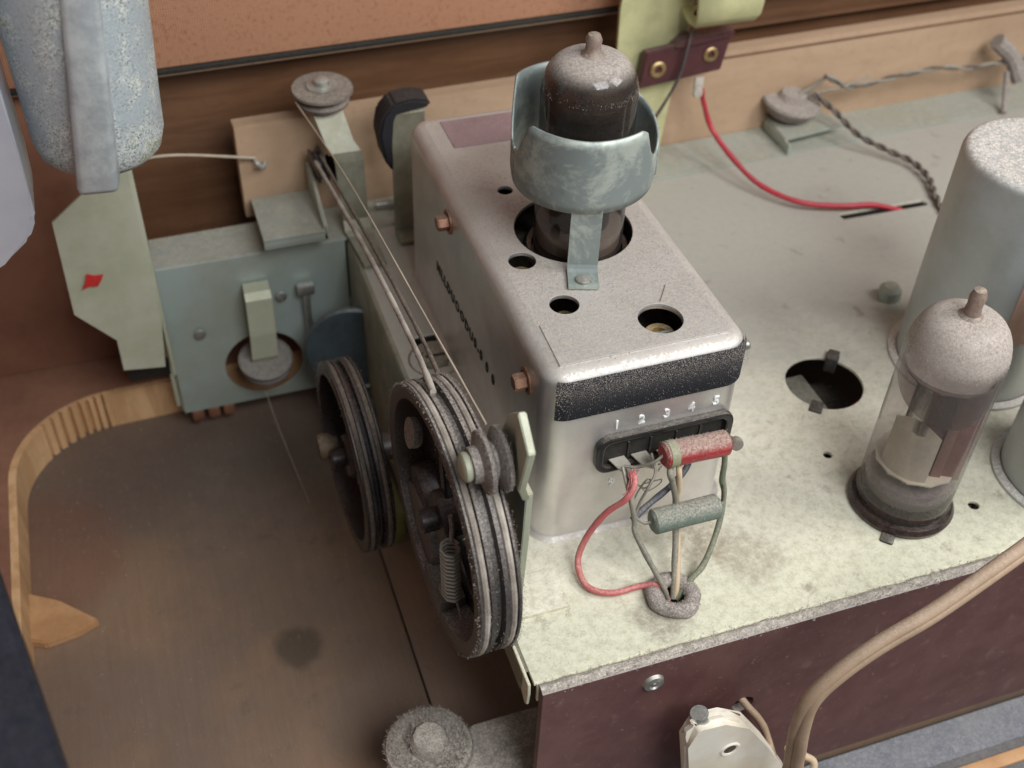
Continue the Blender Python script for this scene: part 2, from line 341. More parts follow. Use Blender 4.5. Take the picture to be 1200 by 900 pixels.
def tube(bm, pts, r, n=10, k=8, smooth=True, sq=1.0, jit=0.0):
    P = spline(pts, k) if smooth else [Vector(q) for q in pts]
    t0 = (P[1] - P[0]).normalized(); x, y, _ = frame(t0); rings = []
    for i, q in enumerate(P):
        t = (P[min(i + 1, len(P) - 1)] - P[max(i - 1, 0)]).normalized()
        x = (x - t * x.dot(t)).normalized(); y = t.cross(x)
        rr = r[min(int(i / len(P) * len(r)), len(r) - 1)] if isinstance(r, (list, tuple)) else r
        rr *= 1 + jit * noise.noise(q * 3)
        rings.append([bm.verts.new(q + x * rr * cos(2 * pi * j / n) + y * rr * sq * sin(2 * pi * j / n)) for j in range(n)])
    for a, b in zip(rings, rings[1:]):
        for j in range(n): bm.faces.new((a[j], b[j], b[(j + 1) % n], a[(j + 1) % n]))
    bm.faces.new(rings[0][::-1]); bm.faces.new(rings[-1]); return bm
def prism(bm, poly, o, u, v, t, bev=0.0):
    """polygon (u,v) extruded by t along u x v"""
    o, u, v = Vector(o), Vector(u), Vector(v); n = u.cross(v).normalized()
    a = [bm.verts.new(o + u * p[0] + v * p[1]) for p in poly]; b = [bm.verts.new(q.co + n * t) for q in a]
    fs = [bm.faces.new(a[::-1]), bm.faces.new(b)]
    for i in range(len(a)):
        j = (i + 1) % len(a); fs.append(bm.faces.new((a[i], a[j], b[j], b[i])))
    if bev > 0:
        bmesh.ops.bevel(bm, geom=list({e for f in fs for e in f.edges}), offset=bev, segments=2, affect='EDGES')
    return bm
def circle(cx, cy, r, n=28, a0=0, a1=2 * pi):
    return [(cx + r * cos(a0 + (a1 - a0) * i / n), cy + r * sin(a0 + (a1 - a0) * i / n)) for i in range(n)]
def rrect(x0, x1, y0, y1, r, k=6):
    out = []
    for cx, cy, a in ((x1 - r, y1 - r, 0), (x0 + r, y1 - r, pi / 2), (x0 + r, y0 + r, pi), (x1 - r, y0 + r, 3 * pi / 2)):
        out += [(cx + r * cos(a + pi / 2 * i / k), cy + r * sin(a + pi / 2 * i / k)) for i in range(k + 1)]
    return out
def plate_mesh(outer, holes, t, bev=0.0, mtx=None):
    """flat sheet (xy polygon with holes), thickness t below z=0 of mtx, bevelled rims"""
    c = bpy.data.curves.new('c', 'CURVE'); c.dimensions = '2D'; c.fill_mode = 'BOTH'
    c.extrude = max(t / 2 - bev, 0); c.bevel_depth = bev; c.bevel_resolution = 1; c.offset = -bev
    for pl in [outer] + holes:
        s = c.splines.new('POLY'); s.points.add(len(pl) - 1); s.use_cyclic_u = True
        for i, p in enumerate(pl): s.points[i].co = (p[0], p[1], 0, 1)
    o = bpy.data.objects.new('c', c); COL.objects.link(o)
    bpy.context.view_layer.update()
    me = bpy.data.meshes.new_from_object(o.evaluated_get(bpy.context.evaluated_depsgraph_get()))
    bpy.data.objects.remove(o); bpy.data.curves.remove(c)
    me.transform(Matrix.Translation((0, 0, -t / 2)))
    if mtx is not None: me.transform(mtx)
    return me
def plate(name, outer, holes, t, m, parent=None, bev=0.012, mtx=None, **kw):
    return tag(link_mesh(name, plate_mesh(outer, holes, t, bev, mtx), m, parent, True, 30), **kw)
def text(name, s, size, depth, mtx, m, parent, spacing=1.0):
    c = bpy.data.curves.new('t', 'FONT'); c.body = s; c.size = size; c.extrude = depth; c.align_x = 'CENTER'; c.align_y = 'CENTER'
    c.space_character = spacing; c.bevel_depth = size * 0.022; c.resolution_u = 2
    o = bpy.data.objects.new('t', c); COL.objects.link(o); bpy.context.view_layer.update()
    me = bpy.data.meshes.new_from_object(o.evaluated_get(bpy.context.evaluated_depsgraph_get()))
    bpy.data.objects.remove(o); bpy.data.curves.remove(c); me.transform(mtx)
    return link_mesh(name, me, m, parent, False)
def basis(o, x, y, z):
    return Matrix(((x[0], y[0], z[0], o[0]), (x[1], y[1], z[1], o[1]), (x[2], y[2], z[2], o[2]), (0, 0, 0, 1)))
def fibres(samples, n, lo, hi, w=0.004):
    w *= 1.15
    """short bent lint fibres standing on (point, normal) samples: crossed ribbons"""
    vs, fs = [], []
    for _ in range(n):
        p, nn = samples(); L = random.uniform(lo, hi)
        d = (nn + Vector((random.gauss(0, .6), random.gauss(0, .6), random.gauss(0, .5)))).normalized()
        e = (d + Vector((random.gauss(0, .7), random.gauss(0, .7), random.gauss(0, .7)))).normalized()
        s = d.cross(Vector((random.gauss(0, 1), random.gauss(0, 1), random.gauss(0, 1)))).normalized() * w
        a = p - nn * 0.01; b = a + d * L * 0.5; c = b + e * L * 0.5; i = len(vs)
        vs += [a - s, a + s, b - s, b + s, c]; fs += [(i, i + 1, i + 3, i + 2), (i + 2, i + 3, i + 4)]
    return vs, fs
def stuff(name, vs, fs, m, parent, label=None, cat=None):
    me = bpy.data.meshes.new(name); me.from_pydata([tuple(v) for v in vs], [], fs)
    return tag(link_mesh(name, me, m, parent, False), label, cat, None, 'stuff')
def grains(samples, n, lo, hi):
    vs, fs = [], []
    for _ in range(n):
        p, nn = samples(); r = random.uniform(lo, hi); i = len(vs)
        for q in ((1, 0, -.3), (-.5, .87, -.3), (-.5, -.87, -.3), (0, 0, 1)):
            vs.append(p + Vector(q) * r * random.uniform(0.6, 1.3))
        fs += [(i, i + 1, i + 3), (i + 1, i + 2, i + 3), (i + 2, i, i + 3)]
    return vs, fs
def hexhead(bm, c, axis, r, h):
    lathe(bm, [(0, 0), (r * 0.98, 0), (r, h * 0.15), (r, h * 0.8), (r * 0.85, h), (0, h)], c, axis, 6)
def copy_tree(o, parent=None):
    c = o.copy(); COL.objects.link(c); c.parent = parent
    for ch in list(o.children): copy_tree(ch, c)
    return c

# ================================================================ THE SETTING
bm = B(); box(bm, -12.0, -2.32, -12, 22, -7.0, -6.3, 0.03); obj('floor', bm, 'wood_floor', kind='structure')
bm = B(); box(bm, -2.27, 30, -3.5, 22, -7.0, -6.32, 0.03); obj('floor', bm, 'wood_floor', kind='structure')
# raised baseboard with the routed, rounded cut-out (its raw edge shows at the back left)
def cut_curve():
    pts = [(-11.85, -12), (-11.85, 10.2)]
    for i in range(1, 13):
        a = pi - (pi / 2) * i / 12; pts.append((-8.6 + 3.25 * cos(a), 10.2 + 3.25 * sin(a)))
    pts += [(-6.2, 13.4), (-1.0, 13.6)]
    return pts
cc = cut_curve()
# redo the corner with a proper ellipse so that it meets the back run
cc = [(-11.85, -12), (-11.85, 10.4)] + [(-8.75 + 3.1 * cos(pi - pi / 2 * i / 14), 10.4 + 3.05 * sin(pi / 2 * i / 14)) for i in range(1, 15)] + [(-1.0, 13.7)]
bm = B(); outer = cc + [(-1.0, 16.2), (-20, 16.2), (-20, -12)]
prism(bm, outer, (0, 0, -6.28), (1, 0, 0), (0, 1, 0), 1.28); base = obj('base_board', bm, 'redbrown', None, False, kind='structure')
def fl():
    return Vector((random.uniform(-11.5, -2.5), random.uniform(-6, 13), -6.3)), Vector((0, 0, 1))
vs, fs = grains(fl, 700, 0.008, 0.03); stuff('floor_crumbs', vs, fs, 'thread', base)
bm = B()                                      # raw routed edge, corrugated by the tool
for k in range(len(cc) - 1):
    a, b = Vector((*cc[k], 0)), Vector((*cc[k + 1], 0)); L = (b - a).length; ns = max(1, int(L / 0.025))
    for i in range(ns):
        p, q = a + (b - a) * i / ns, a + (b - a) * (i + 1) / ns
        nn = (b - a).normalized().cross(Vector((0, 0, 1)))
        def off(v):
            g = 0.0
            if -11.0 < v.x < -8.9 and v.y > 11: g = 0.20 * max(0, sin(v.x * 24.0 + 0.6 * sin(v.x * 4))) ** 2
            return v + nn * (0.21 - g)
        P0, P1 = off(p), off(q)
        bm.faces.new([bm.verts.new((P0.x, P0.y, -6.29)), bm.verts.new((P1.x, P1.y, -6.29)), bm.verts.new((P1.x, P1.y, -4.99)), bm.verts.new((P0.x, P0.y, -4.99))])
        bm.faces.new([bm.verts.new((P0.x, P0.y, -4.99)), bm.verts.new((P1.x, P1.y, -4.99)), bm.verts.new((q.x, q.y, -4.985)), bm.verts.new((p.x, p.y, -4.985))])
bmesh.ops.remove_doubles(bm, verts=bm.verts, dist=0.001)
obj('routed_edge', bm, 'tan_edge', base, True, 60)
# cabinet walls
bm = B(); box(bm, -14.6, -13.6, -12, 16.5, -4.98, 14, 0.02); obj('wall_left', bm, 'redbrown', kind='structure')
YAW = Matrix.Translation((-4, 14, 0)) @ Matrix.Rotation(radians(1.8), 4, 'Z') @ Matrix.Translation((4, -14, 0))
bm = B(); box(bm, -13.6, -6.95, 15.0, 15.4, -4.98, 9, 0.03); obj('stained_board', bm, 'redbrown', label='red-brown stained panel standing behind the green side plate', cat='panel')
bm = B(); box(bm, -14, 34, 15.7, 16.3, -4.95, 14, 0.02, YAW); obj('wall_back', bm, 'dark_wood', kind='structure')
bm = B(); box(bm, -14, 34, 14.75, 15.2, 4.62, 13, 0.05, YAW)
cb = obj('speaker_board', bm, 'cloth', label='orange-brown cloth covered speaker board along the top edge', cat='board')
bm = B(); box(bm, -14, 34, 14.70, 15.22, 4.46, 4.60, 0.02, YAW); obj('black_edging', bm, 'ink', cb)
bm = B(); box(bm, -14, 34, 14.78, 15.1, 4.38, 4.44, 0.01, YAW); obj('pale_edging', bm, 'tan', cb)
bm = B(); prism(bm, [(-3.95, 0.05), (-3.95, 3.0), (30, 3.02), (30, -2), (-2.0, -2.0), (-2.0, 0.05)], (0, 14.0, 0), (1, 0, 0), (0, 0, 1), -0.5, 0.02)
bm.transform(YAW)
obj('plywood_backboard', bm, 'tan', label='tan plywood board standing upright behind the chassis', cat='board')
bm = B(); box(bm, 7, 34, 15.3, 15.6, 3.0, 3.06, 0.02, YAW); box(bm, 6, 34, 13.96, 14.0, 2.78, 2.84, 0.008, YAW)
obj('dark_moulding', bm, 'dark_wood', label='thin dark moulding running above the tan plywood board', cat='moulding')
# triangular glue block on the floor
bm = B(); prism(bm, [(-11.7, 7.1), (-10.9, 6.6), (-9.95, 5.65), (-10.5, 5.42), (-11.3, 5.3), (-11.7, 5.5)], (0, 0, -6.3), (1, 0, 0), (0, 1, 0), 0.3, 0.04)
obj('corner_block', bm, 'orange_wood', label='pale triangular wooden corner block on the brown floor at left', cat='wood block')
# black frame bar near the camera, lower left
bm = B(); d = Vector((0.57, -2.63, 0)).normalized(); n = Vector((-d.y, d.x, 0))
prism(bm, [(0, 0), (9, 0), (9, 1.9), (0, 1.9)], (Vector((-9.19, -4.1, 7.0)) - d * 2), -d * -1, Vector((-n.x * -1, -n.y * -1, 0)) * -1, 1.0, 0.06)
obj('frame_bar', bm, 'black_wood', label='black painted wooden frame edge at the lower left corner', cat='frame')

# ================================================================ CHASSIS
ch = thing('chassis', (2, 0, 0), 'pale green-yellow plated steel radio chassis under the silver can and the tubes', 'chassis')
def keyhole(cx, cy, r, a):
    """round socket hole with two opposite notches"""
    out = []; w = 0.16
    for k in range(2):
        b = a + k * pi
        out += [(cx + (r + 0.22) * cos(b) - w * sin(b), cy + (r + 0.22) * sin(b) + w * cos(b))]
        h = math.asin(w / r)
        out += [(cx + r * cos(b + h + (pi - 2 * h) * i / 16), cy + r * sin(b + h + (pi - 2 * h) * i / 16)) for i in range(17)]
        out += [(cx - (r + 0.22) * cos(b) - w * sin(b) * 1, cy - (r + 0.22) * sin(b) + w * cos(b))]
    return out
holes = [keyhole(8.72, 2.72, 0.98, radians(48)), keyhole(8.42, -1.2, 0.92, radians(225)),
         circle(7.48, 0.45, 0.11, 14), circle(9.86, -1.95, 0.13, 14), circle(2.2, -2.2, 0.34, 20),
         rrect(-0.75, 0.05, 6.1, 7.45, 0.15),
         [(13.1, 9.0), (16.0, 8.95), (16.08, 9.1), (16.0, 9.25), (13.15, 9.3), (13.05, 9.15)]]
outer = [(-1.38, -3.3), (28, -3.3), (28, 13.6), (4, 12.5), (-1, 12.4), (-1.3, 12.25), (-6.79, 12.21), (-6.79, 13.6), (-6.79, 13.61), (-1.3, 13.62)]
outer = [(-1.25, -3.3), (28, -3.3), (28, 13.55), (8, 12.52), (-1.25, 12.5)]
plate('top_plate', outer, holes, 0.09, 'chassis', ch)
plate('rear_ledge', [(-6.79, 12.22), (-1.27, 12.22), (-1.27, 12.52), (8, 12.54), (28, 13.57), (28, 15.2), (-3.9, 13.75), (-6.79, 13.7)], [], 0.09, 'green_grey', ch, mtx=Matrix.Translation((0, 0, 0.03)))
# left bend of the top plate: shallow at the front, deep at the back
bm = B(); prof = [(-1.25, 0.0), (-1.34, -0.03), (-1.40, -0.12)]
ys = [-3.0, -2.2, -1.0, 0.4, 2.2, 4.0, 6.0, 9.0, 12.2]; dep = [0.55, 0.5, 0.5, 0.55, 0.7, 3.4, 5.2, 5.4, 5.4]
rows = []
for y, dd in zip(ys, dep): rows.append([bm.verts.new((x, y, z)) for x, z in prof] + [bm.verts.new((-1.42, y, -dd))])
for a, b in zip(rows, rows[1:]):
    for i in range(3): bm.faces.new((a[i], b[i], b[i + 1], a[i + 1]))
obj('left_flange', bm, 'olive', ch)
bm = B(); prism(bm, [(0, 0), (0.3, 0), (0.26, -0.75), (0.12, -0.7), (0.02, -0.2)], (-1.40, -3.28, 0), (0, 1, 0), (0, 0, 1), -0.08, 0.01)
# extension front face with pulley hole (a big flange hanging from the rear ledge)
mt = basis((0, 12.21, 0), (1, 0, 0), (0, 0, 1), (0, -1, 0))
bm.free()
plate('front_flange', [(-6.79, 0.0), (-1.45, 0.0), (-1.45, -5.42), (-6.79, -5.42)], [circle(-4.2, -4.0, 1.17, 40)], 0.09, 'green_grey', ch, mtx=mt)
bm = B(); box(bm, -6.84, -6.75, 12.3, 13.7, -5.4, 0.0, 0.02); box(bm, -6.98, -6.86, 12.0, 12.2, -4.9, -0.3, 0.02); obj('end_flange', bm, 'green', ch)
bm = B(); box(bm, -1.2, 28, -3.37, -3.28, -0.55, -0.02, 0.02); obj('front_lip', bm, 'chassis', ch)
# little cream tongue at the front left corner
bm = B(); prism(bm, [(0, 0), (0.95, 0.02), (0.62, -0.30), (0.34, -0.62), (0.12, -0.78), (0.02, -0.7), (-0.02, -0.3)], (-1.38, -3.3, 0.0), (0, 1, 0), (0, 0, 1), 0.06, 0.01)
obj('corner_tongue', bm, 'chassis', ch)
# brown fibre front panel
fp = thing('front_board', (8, -3.5, -6.3), 'maroon fibre board forming the front of the chassis, dust along its top edge', 'panel')
mt = basis((0, -3.6, 0), (1, 0, 0), (0, 0, 1), (0, -1, 0))
plate('board', [(-1.18, -6.3), (28, -6.3), (28, 0.0), (-1.18, 0.0)], [circle(3.62, -2.66, 0.26, 20)], 0.2, 'panel', fp, mtx=mt)
bm = B(); lathe(bm, [(0, 0.09), (0.05, 0.09), (0.07, 0.03), (0.12, 0.10), (0.21, 0.07), (0.24, 0.0)], (1.22, -3.6, -0.66), (0, -1, 0.0), 20); obj('rivet', bm, 'steel', fp)
for (x, z, r) in ((4.25, -4.3, .12),): 
    bm = B(); lathe(bm, [(0, 0.03), (0.06, 0.05), (r, 0.03), (r + .03, 0.0)], (x, -3.6, z), (0, -1, 0.0), 14); obj('rivet', bm, 'maroon', fp)
# dust bank along the lip
def lip():
    x = random.uniform(-1.15, 14); return Vector((x, random.gauss(-3.46, 0.07), 0.0)), Vector((0, 0, 1))
bm = B()
prev = None
for i in range(260):
    x = -1.18 + i * 0.06; ring = []
    for j in range(5):
        y = -3.57 + j * 0.06; z = 0.01 + 0.06 * sin(pi * j / 4) * (0.8 + 0.9 * noise.noise(Vector((x * 3, y * 6, 0)))) - (0.02 if j in (0, 4) else 0)
        ring.append(bm.verts.new((x, y + 0.03 * noise.noise(Vector((x * 2.5, 5, 0))), z)))
    if prev:
        for j in range(4): bm.faces.new((prev[j], ring[j], ring[j + 1], prev[j + 1]))
    prev = ring
dl = obj('dust_ridge', bm, 'caked', fp); dl['kind'] = 'stuff'
vs, fs = fibres(lip, 4500, 0.04, 0.13, 0.005); stuff('dust_fluff', vs, fs, 'lint', fp)
def topdust():
    while True:
        x = random.uniform(-1.2, 12); y = -3.25 + abs(random.gauss(0, 2.2))
        if math.hypot(x - 8.72, y - 2.72) > 1.25 and math.hypot(x - 8.3, y + 1.3) > 1.2 and not (0 < x < 4.4 and y > 0) and math.hypot(x - 2.2, y + 2.2) > .6: break
    return Vector((x, min(y, 12), 0.0)), Vector((0, 0, 1))
vs, fs = grains(topdust, 6000, 0.004, 0.013); stuff('dust_grain', vs, fs, 'lint', ch)

# foot plate and dust-caked mounting washer, lower front
bm = B(); prism(bm, [(-3.6, -7), (0.2, -7), (0.2, -1.45), (-1.9, -1.45), (-2.6, -2.1)], (0, 0, -4.2), (1, 0, 0), (0, 1, 0), 0.14, 0.03)
obj('foot_plate', bm, 'caked', label='dust-covered metal foot plate below the front left corner of the chassis', cat='plate')
mw = thing('mounting_washer', (-3.0, -1.7, -4.1), 'dust-caked rubber washer with a nut in front of the chassis corner', 'washer')
bm = B(); lathe(bm, [(0.3, -0.35), (0.85, -0.35), (0.98, -0.1), (0.95, 0.08), (0.8, 0.16), (0.45, 0.18), (0.40, 0.14)], (-3.0, -1.75, -3.95), (0, 0, 1), 48, 0.03); obj('washer', bm, 'caked', mw)
bm = B(); lathe(bm, [(0.45, 0), (0.44, 0.2), (0.36, 0.34), (0.2, 0.38), (0, 0.36)], (-3.0, -1.78, -3.8), (0.05, -0.03, 1), 10, 0.06); obj('nut', bm, 'caked', mw)
bm = B(); lathe(bm, [(0.3, 0), (0.3, -2.5)], (-3.0, -1.75, -3.9), (0, 0, 1), 12); obj('bolt_shank', bm, 'steel', mw)
def wsh():
    a = random.uniform(0, 2 * pi); r = 0.98 * math.sqrt(random.random()); h = 0.16 if r > .45 else .38
    if r > .85: h = 0.0
    return Vector((-3 + r * cos(a), -1.75 + r * sin(a), -3.95 + h)), Vector((cos(a) * r, sin(a) * r, 1)).normalized()
vs, fs = fibres(wsh, 4200, 0.06, 0.18, 0.006); stuff('dust_fluff', vs, fs, 'lint', mw)

# ================================================================ TUNER BOX (silver can)
W, D, H = 4.4, 10.29, 4.705
tb = thing('tuner_box', (W / 2, D / 2, 0), 'large silver screening box with numbered terminals 1 to 5 and a clamped tube on top', 'metal box')
bm = B(); rc, rt = 0.5, 0.34; loops = []
levels = [(-0.02, -0.16), (0.0, -0.14), (0.05, -0.03), (0.12, 0.0), (1.6, 0.0), (3.2, 0.0), (H - rt, 0.0)] + [(H - rt + rt * sin(a), rt * (1 - cos(a))) for a in (0.3, 0.6, 0.9, 1.2, pi / 2)]
for z, ins in levels:
    r = max(rc - ins, 0.12)
    loops.append([bm.verts.new((x, y, z)) for x, y in rrect(ins, W - ins, ins, D - ins, r, 6)])
for a, b in zip(loops, loops[1:]):
    for i in range(len(a)):
        j = (i + 1) % len(a); bm.faces.new((a[i], a[j], b[j], b[i]))
obj('shell', bm, 'can', tb, True, 60)
tophole = [circle(2.30, 4.62, 1.32, 48), circle(1.33, 6.48, 0.18, 18), circle(0.80, 3.78, 0.30, 24), circle(1.13, 2.12, 0.31, 24), circle(2.82, 1.10, 0.46, 32)]
plate('top_cover', rrect(rt - .005, W - rt + .005, rt - .005, D - rt + .005, 0.16, 6), tophole, 0.09, 'can', tb, mtx=Matrix.Translation((0, 0, H + 0.004)))
plate('front_patch', [(0.36, 0.34), (4.0, 0.34), (4.02, 2.1), (3.4, 2.12), (3.05, 1.62), (0.4, 1.60)], [circle(2.82, 1.10, 0.465, 32)], 0.05, 'can', tb, mtx=Matrix.Translation((0, 0, H + 0.035)))
bm = B(); box(bm, 0.5, 3.9, 0.6, 9.6, H - 1.6, H - 1.5, 0.0); obj('shade_deck', bm, 'inside', tb)  # added dark sheet, its colour gives the top holes a shaded inside
for (x, y, r, h) in ((0.8, 3.78, .22, 1.2), (2.85, 1.1, .34, 1.15), (1.2, 2.2, .22, 1.1)):
    bm = B(); lathe(bm, [(r, -0.4), (r, h - .05), (r * .9, h), (r * .5, h), (r * .45, h - .1), (0, h - .1)], (x, y, H - 1.5), (0, 0, 1), 20); obj('trimmer', bm, 'brass', tb)
bm = B(); box(bm, 2.6, 3.1, 1.05, 1.12, H - .38, H - .33, 0.01); obj('trimmer_slot', bm, 'steel', tb)
# mauve label at the back of the top
bm = B(); box(bm, 0.75, 3.6, 8.55, 9.85, H + 0.006, H + 0.02, 0.0); obj('paper_label', bm, 'label', tb)
# felt strip
bm = B(); lev = [(3.58, -0.03), (3.6, -0.055), (H - rt, -0.055)] + [(H - rt + (rt + .055) * sin(a), (rt) - (rt + .055) * cos(a)) for a in (0.3, 0.55)]
seq = []
for z, ins in lev:
    ring = [p for p in rrect(ins, W - ins, ins, 9, max(rc - ins, .1), 8) if p[1] < 0.47 and p[0] > 0.16]
    ring = sorted(ring, key=lambda p: (p[0] if 0.3 < p[0] < 4.1 else (p[0] - (p[1] if p[0] < 2 else -p[1]) * 2)))
    seq.append([bm.verts.new((x, y, z)) for x, y in ring])
for a, b in zip(seq, seq[1:]):
    for i in range(min(len(a), len(b)) - 1): bm.faces.new((a[i], a[i + 1], b[i + 1], b[i]))
obj('felt_strip', bm, 'felt', tb, True, 60)
def fel():
    x = random.uniform(0.15, 4.3); z = random.uniform(3.6, 4.42) if random.random() < .35 else 4.45 - abs(random.gauss(0, .15)); return Vector((x, -0.055 + max(0, z - 4.36) * .8, z)), Vector((0, -1, .4)).normalized()
vs, fs = fibres(fel, 2600, 0.02, 0.06, 0.003); stuff('felt_fluff', vs, fs, 'lint', tb)
# terminal frame
mt = basis((0, -0.17, 0.07), (1, 0, 0), (0, 0, 1), (0, -1, 0))
plate('terminal_frame', rrect(1.12, 4.22, 1.84, 2.84, 0.30), [rrect(1.30, 4.04, 1.98, 2.68, 0.16)], 0.19, mat('glossy_black_frame', lin((24, 23, 26)), lin((32, 30, 34)), rough=.3, dust=.35, side=.02, bump=.1), tb, 0.05, mt)
bm = B(); box(bm, 1.25, 4.1, -0.03, -0.01, 1.95, 2.8, 0.0); obj('recess_shade', bm, 'ink', tb)  # flat black sheet, its colour stands in for the shade of a deep recess
for i, (x, zz) in enumerate(((1.62, 2.45), (2.12, 2.45), (2.7, 2.4), (3.25, 2.4), (3.8, 2.4))):
    bm = B(); prism(bm, [(-.17, 0), (.19, -.02), (.15, .36), (-.02, .78), (-.16, .6)], (x, -0.04, zz - .25), (1, 0, 0.0), (0.15, -0.75, 0.1), 0.03, 0.006)
    obj('solder_lug', bm, 'lug', tb)
    bm = B(); prism(bm, [(-.03, 0), (.03, 0), (.03, .6), (-.03, .6)], (x + .27, -0.04, 2.0), (0, -1, 0), (0, 0, 1), 0.04, 0.004); obj('divider', bm, 'bakelite', tb)
mF = lambda x, z: basis((x, -0.004, z), (1, 0, 0), (0, 0, 1), (0, -1, 0))
for s, x, z in (('1', 1.56, 3.12), ('2', 2.11, 3.12), ('3', 2.67, 3.13), ('4', 3.22, 3.15), ('5', 3.78, 3.19), ('9', 1.60, 1.42), ('8', 2.18, 1.45), ('7', 2.75, 1.5), ('6', 3.3, 1.52)):
    text('embossed_digit', s, 0.32, 0.014, mF(x, z), 'emboss', tb)
mL = basis((-0.004, 5.35, 2.02), (0, -1, 0), (0, 0, 1), (-1, 0, 0))
text('stamped_lettering', 'NLLDUOODU0-0 0 0', 0.40, 0.003, mL, 'ink', tb, 1.3)
for y, z in ((1.10, 3.80), (6.57, 4.03)):
    bm = B(); lathe(bm, [(0.30, 0.0), (0.30, 0.04), (0.22, 0.05)], (0, y, z), (-1, 0, 0), 20); hexhead(bm, (-0.04, y, z), (-1, 0, 0), 0.19, 0.26); obj('hex_screw', bm, 'copper', tb)
bm = B(); lathe(bm, [(0.12, 0.0), (0.12, 0.22), (0.09, 0.26), (0, 0.26)], (W, 0.55, 4.05), (1, 0, 0), 12); obj('hex_screw', bm, 'steel', tb)
def boxtop():
    while True:
        x, y = random.uniform(0.3, 4.1), random.uniform(0.25, 9.9)
        if all(math.hypot(x - a, y - b) > c for a, b, c in ((2.30, 4.62, 1.36), (1.33, 6.48, 0.22), (0.80, 3.78, 0.34), (1.13, 2.12, 0.35), (2.82, 1.10, 0.5))): break
    return Vector((x, y, H + 0.01)), Vector((0, 0, 1))
vs, fs = grains(boxtop, 3000, 0.004, 0.014); stuff('dust_grain', vs, fs, 'lint', tb)

# ================================================================ TUBES
def dome(r, z0, z1, zt, tip_r=0.13, k=10):
    """glass profile: cylinder z0..z1, shouldered dome up to zt"""
    p = [(r * 0.93, z0), (r * 0.985, z0 + 0.15), (r, z0 + 0.4), (r, z1)]
    h = zt - z1
    for i in range(1, k + 1):
        a = pi / 2 * i / k; p.append((max((r - 0) * cos(a) ** 0.52, tip_r) if i < k else tip_r, z1 + h * sin(a)))
    return p
def make_tube(name, c, z0, z1, zt, r, label, glass, tiph, red):
    t = thing(name, (c[0], c[1], z0), label, 'vacuum tube')
    bm = B(); lathe(bm, [(0, z0)] + dome(r, z0, z1, zt), (c[0], c[1], 0), (0, 0, 1), 64)
    obj('glass_envelope', bm, glass, t, True, 60)
    bm = B(); lathe(bm, [(0.30, zt - 0.05), (0.18, zt + 0.06), (0.155, zt + tiph * .4), (0.17, zt + tiph * .75), (0.12, zt + tiph), (0, zt + tiph + .04)], (c[0], c[1], 0), (0, 0, 1), 18, 0.08)
    obj('glass_tip', bm, mat('dusty_glass_tip', lin((150, 118, 104)), lin((96, 84, 80)), rough=.4, dust=.7, side=.3), t)
    return t
# left tube in the clamp
lt = make_tube('vacuum_tube', (2.34, 4.45), 4.2, 8.10, 8.92, 0.99, 'smoky vacuum tube held in the grey clamp on top of the silver box', 'glass_smoked', 0.42, False)
lx, ly = 2.34, 4.45
bm = B(); lathe(bm, [(0, 7.9), (0.93, 7.9), (0.955, 8.06), (0.93, 8.22), (0.80, 8.5), (0.76, 8.52)], (lx, ly, 0), (0, 0, 1), 48); 
obj('getter_film', bm, mat('getter_mirror', lin((150, 128, 100)), lin((110, 84, 72)), metal=0.8, rough=0.25, dust=0.1), lt)
bm = B(); lathe(bm, [(0, 7.55), (0.86, 7.55), (0.86, 7.60), (0, 7.60)], (lx, ly, 0), (0, 0, 1), 32); obj('mica_disc', bm, 'getter', lt)
bm = B(); lathe(bm, [(0.62, 5.0), (0.66, 5.05), (0.66, 7.5), (0, 7.5)], (lx, ly, 0), (0, 0, 1), 24); obj('anode', bm, 'getter', lt)
bm = B(); lathe(bm, [(0.93, 4.6), (0.94, 5.0), (0.93, 5.05), (0.3, 5.05)], (lx, ly, 0), (0, 0, 1), 32); obj('lower_mica', bm, 'mica', lt)
bm = B(); lathe(bm, [(1.18, 3.9), (1.22, 4.3), (1.12, 4.42), (1.02, 4.40), (1.0, 4.2)], (lx, ly, 0), (0, 0, 1), 40); obj('socket_ring', bm, 'socket', lt)
mT = basis((2.46, 3.95, 8.78), (0.97, 0.2, 0), (-0.17, 0.88, 0.42), (0, -0.42, 0.9))
text('tube_marking', '35', 0.22, 0.002, mT @ Matrix.Translation((-.16, 0, 0)), 'lint_mid', lt)
# clamp
cl = thing('tube_clamp', (1.47, 2.82, H), 'mottled grey sheet-metal clamp wrapped round the left tube, riveted to the box', 'tube clamp')
CR = 1.50
def ztop(d):
    pts = [(-180, 7.1), (-172, 7.15), (-159, 7.86), (-156, 7.92), (-110, 7.88), (-66, 7.90), (-60, 7.82), (-52, 7.3), (-44, 7.08), (-34, 7.06), (-26, 7.2), (-20, 7.22), (20, 7.55), (60, 8.0), (120, 8.15), (146, 8.25), (158, 7.6), (168, 7.12), (180, 7.1)]
    for (a, x), (b, y) in zip(pts, pts[1:]):
        if a <= d <= b: return x + (y - x) * (d - a) / (b - a)
    return 7.1
def zbot(d):
    return 6.22 if d < -20 or d > 170 else 6.25
bm = B(); N = 180; rows = []
for i in range(N + 1):
    d = -179 + 358 * i / N; a = radians(d); col = []
    for j in range(9):
        z = zbot(d) + (ztop(d) - zbot(d)) * j / 8; flare = 0.04 * max(0, (6.45 - z) / 0.25)
        r = CR - flare + 0.03 * sin(2 * a); col.append(bm.verts.new((lx - 0.03 + r * cos(a), ly - 0.02 + r * sin(a), z)))
    rows.append(col)
for a, b in zip(rows, rows[1:]):
    for j in range(8): bm.faces.new((a[j], b[j], b[j + 1], a[j + 1]))
band = obj('band', bm, 'shield', cl, True, 60)
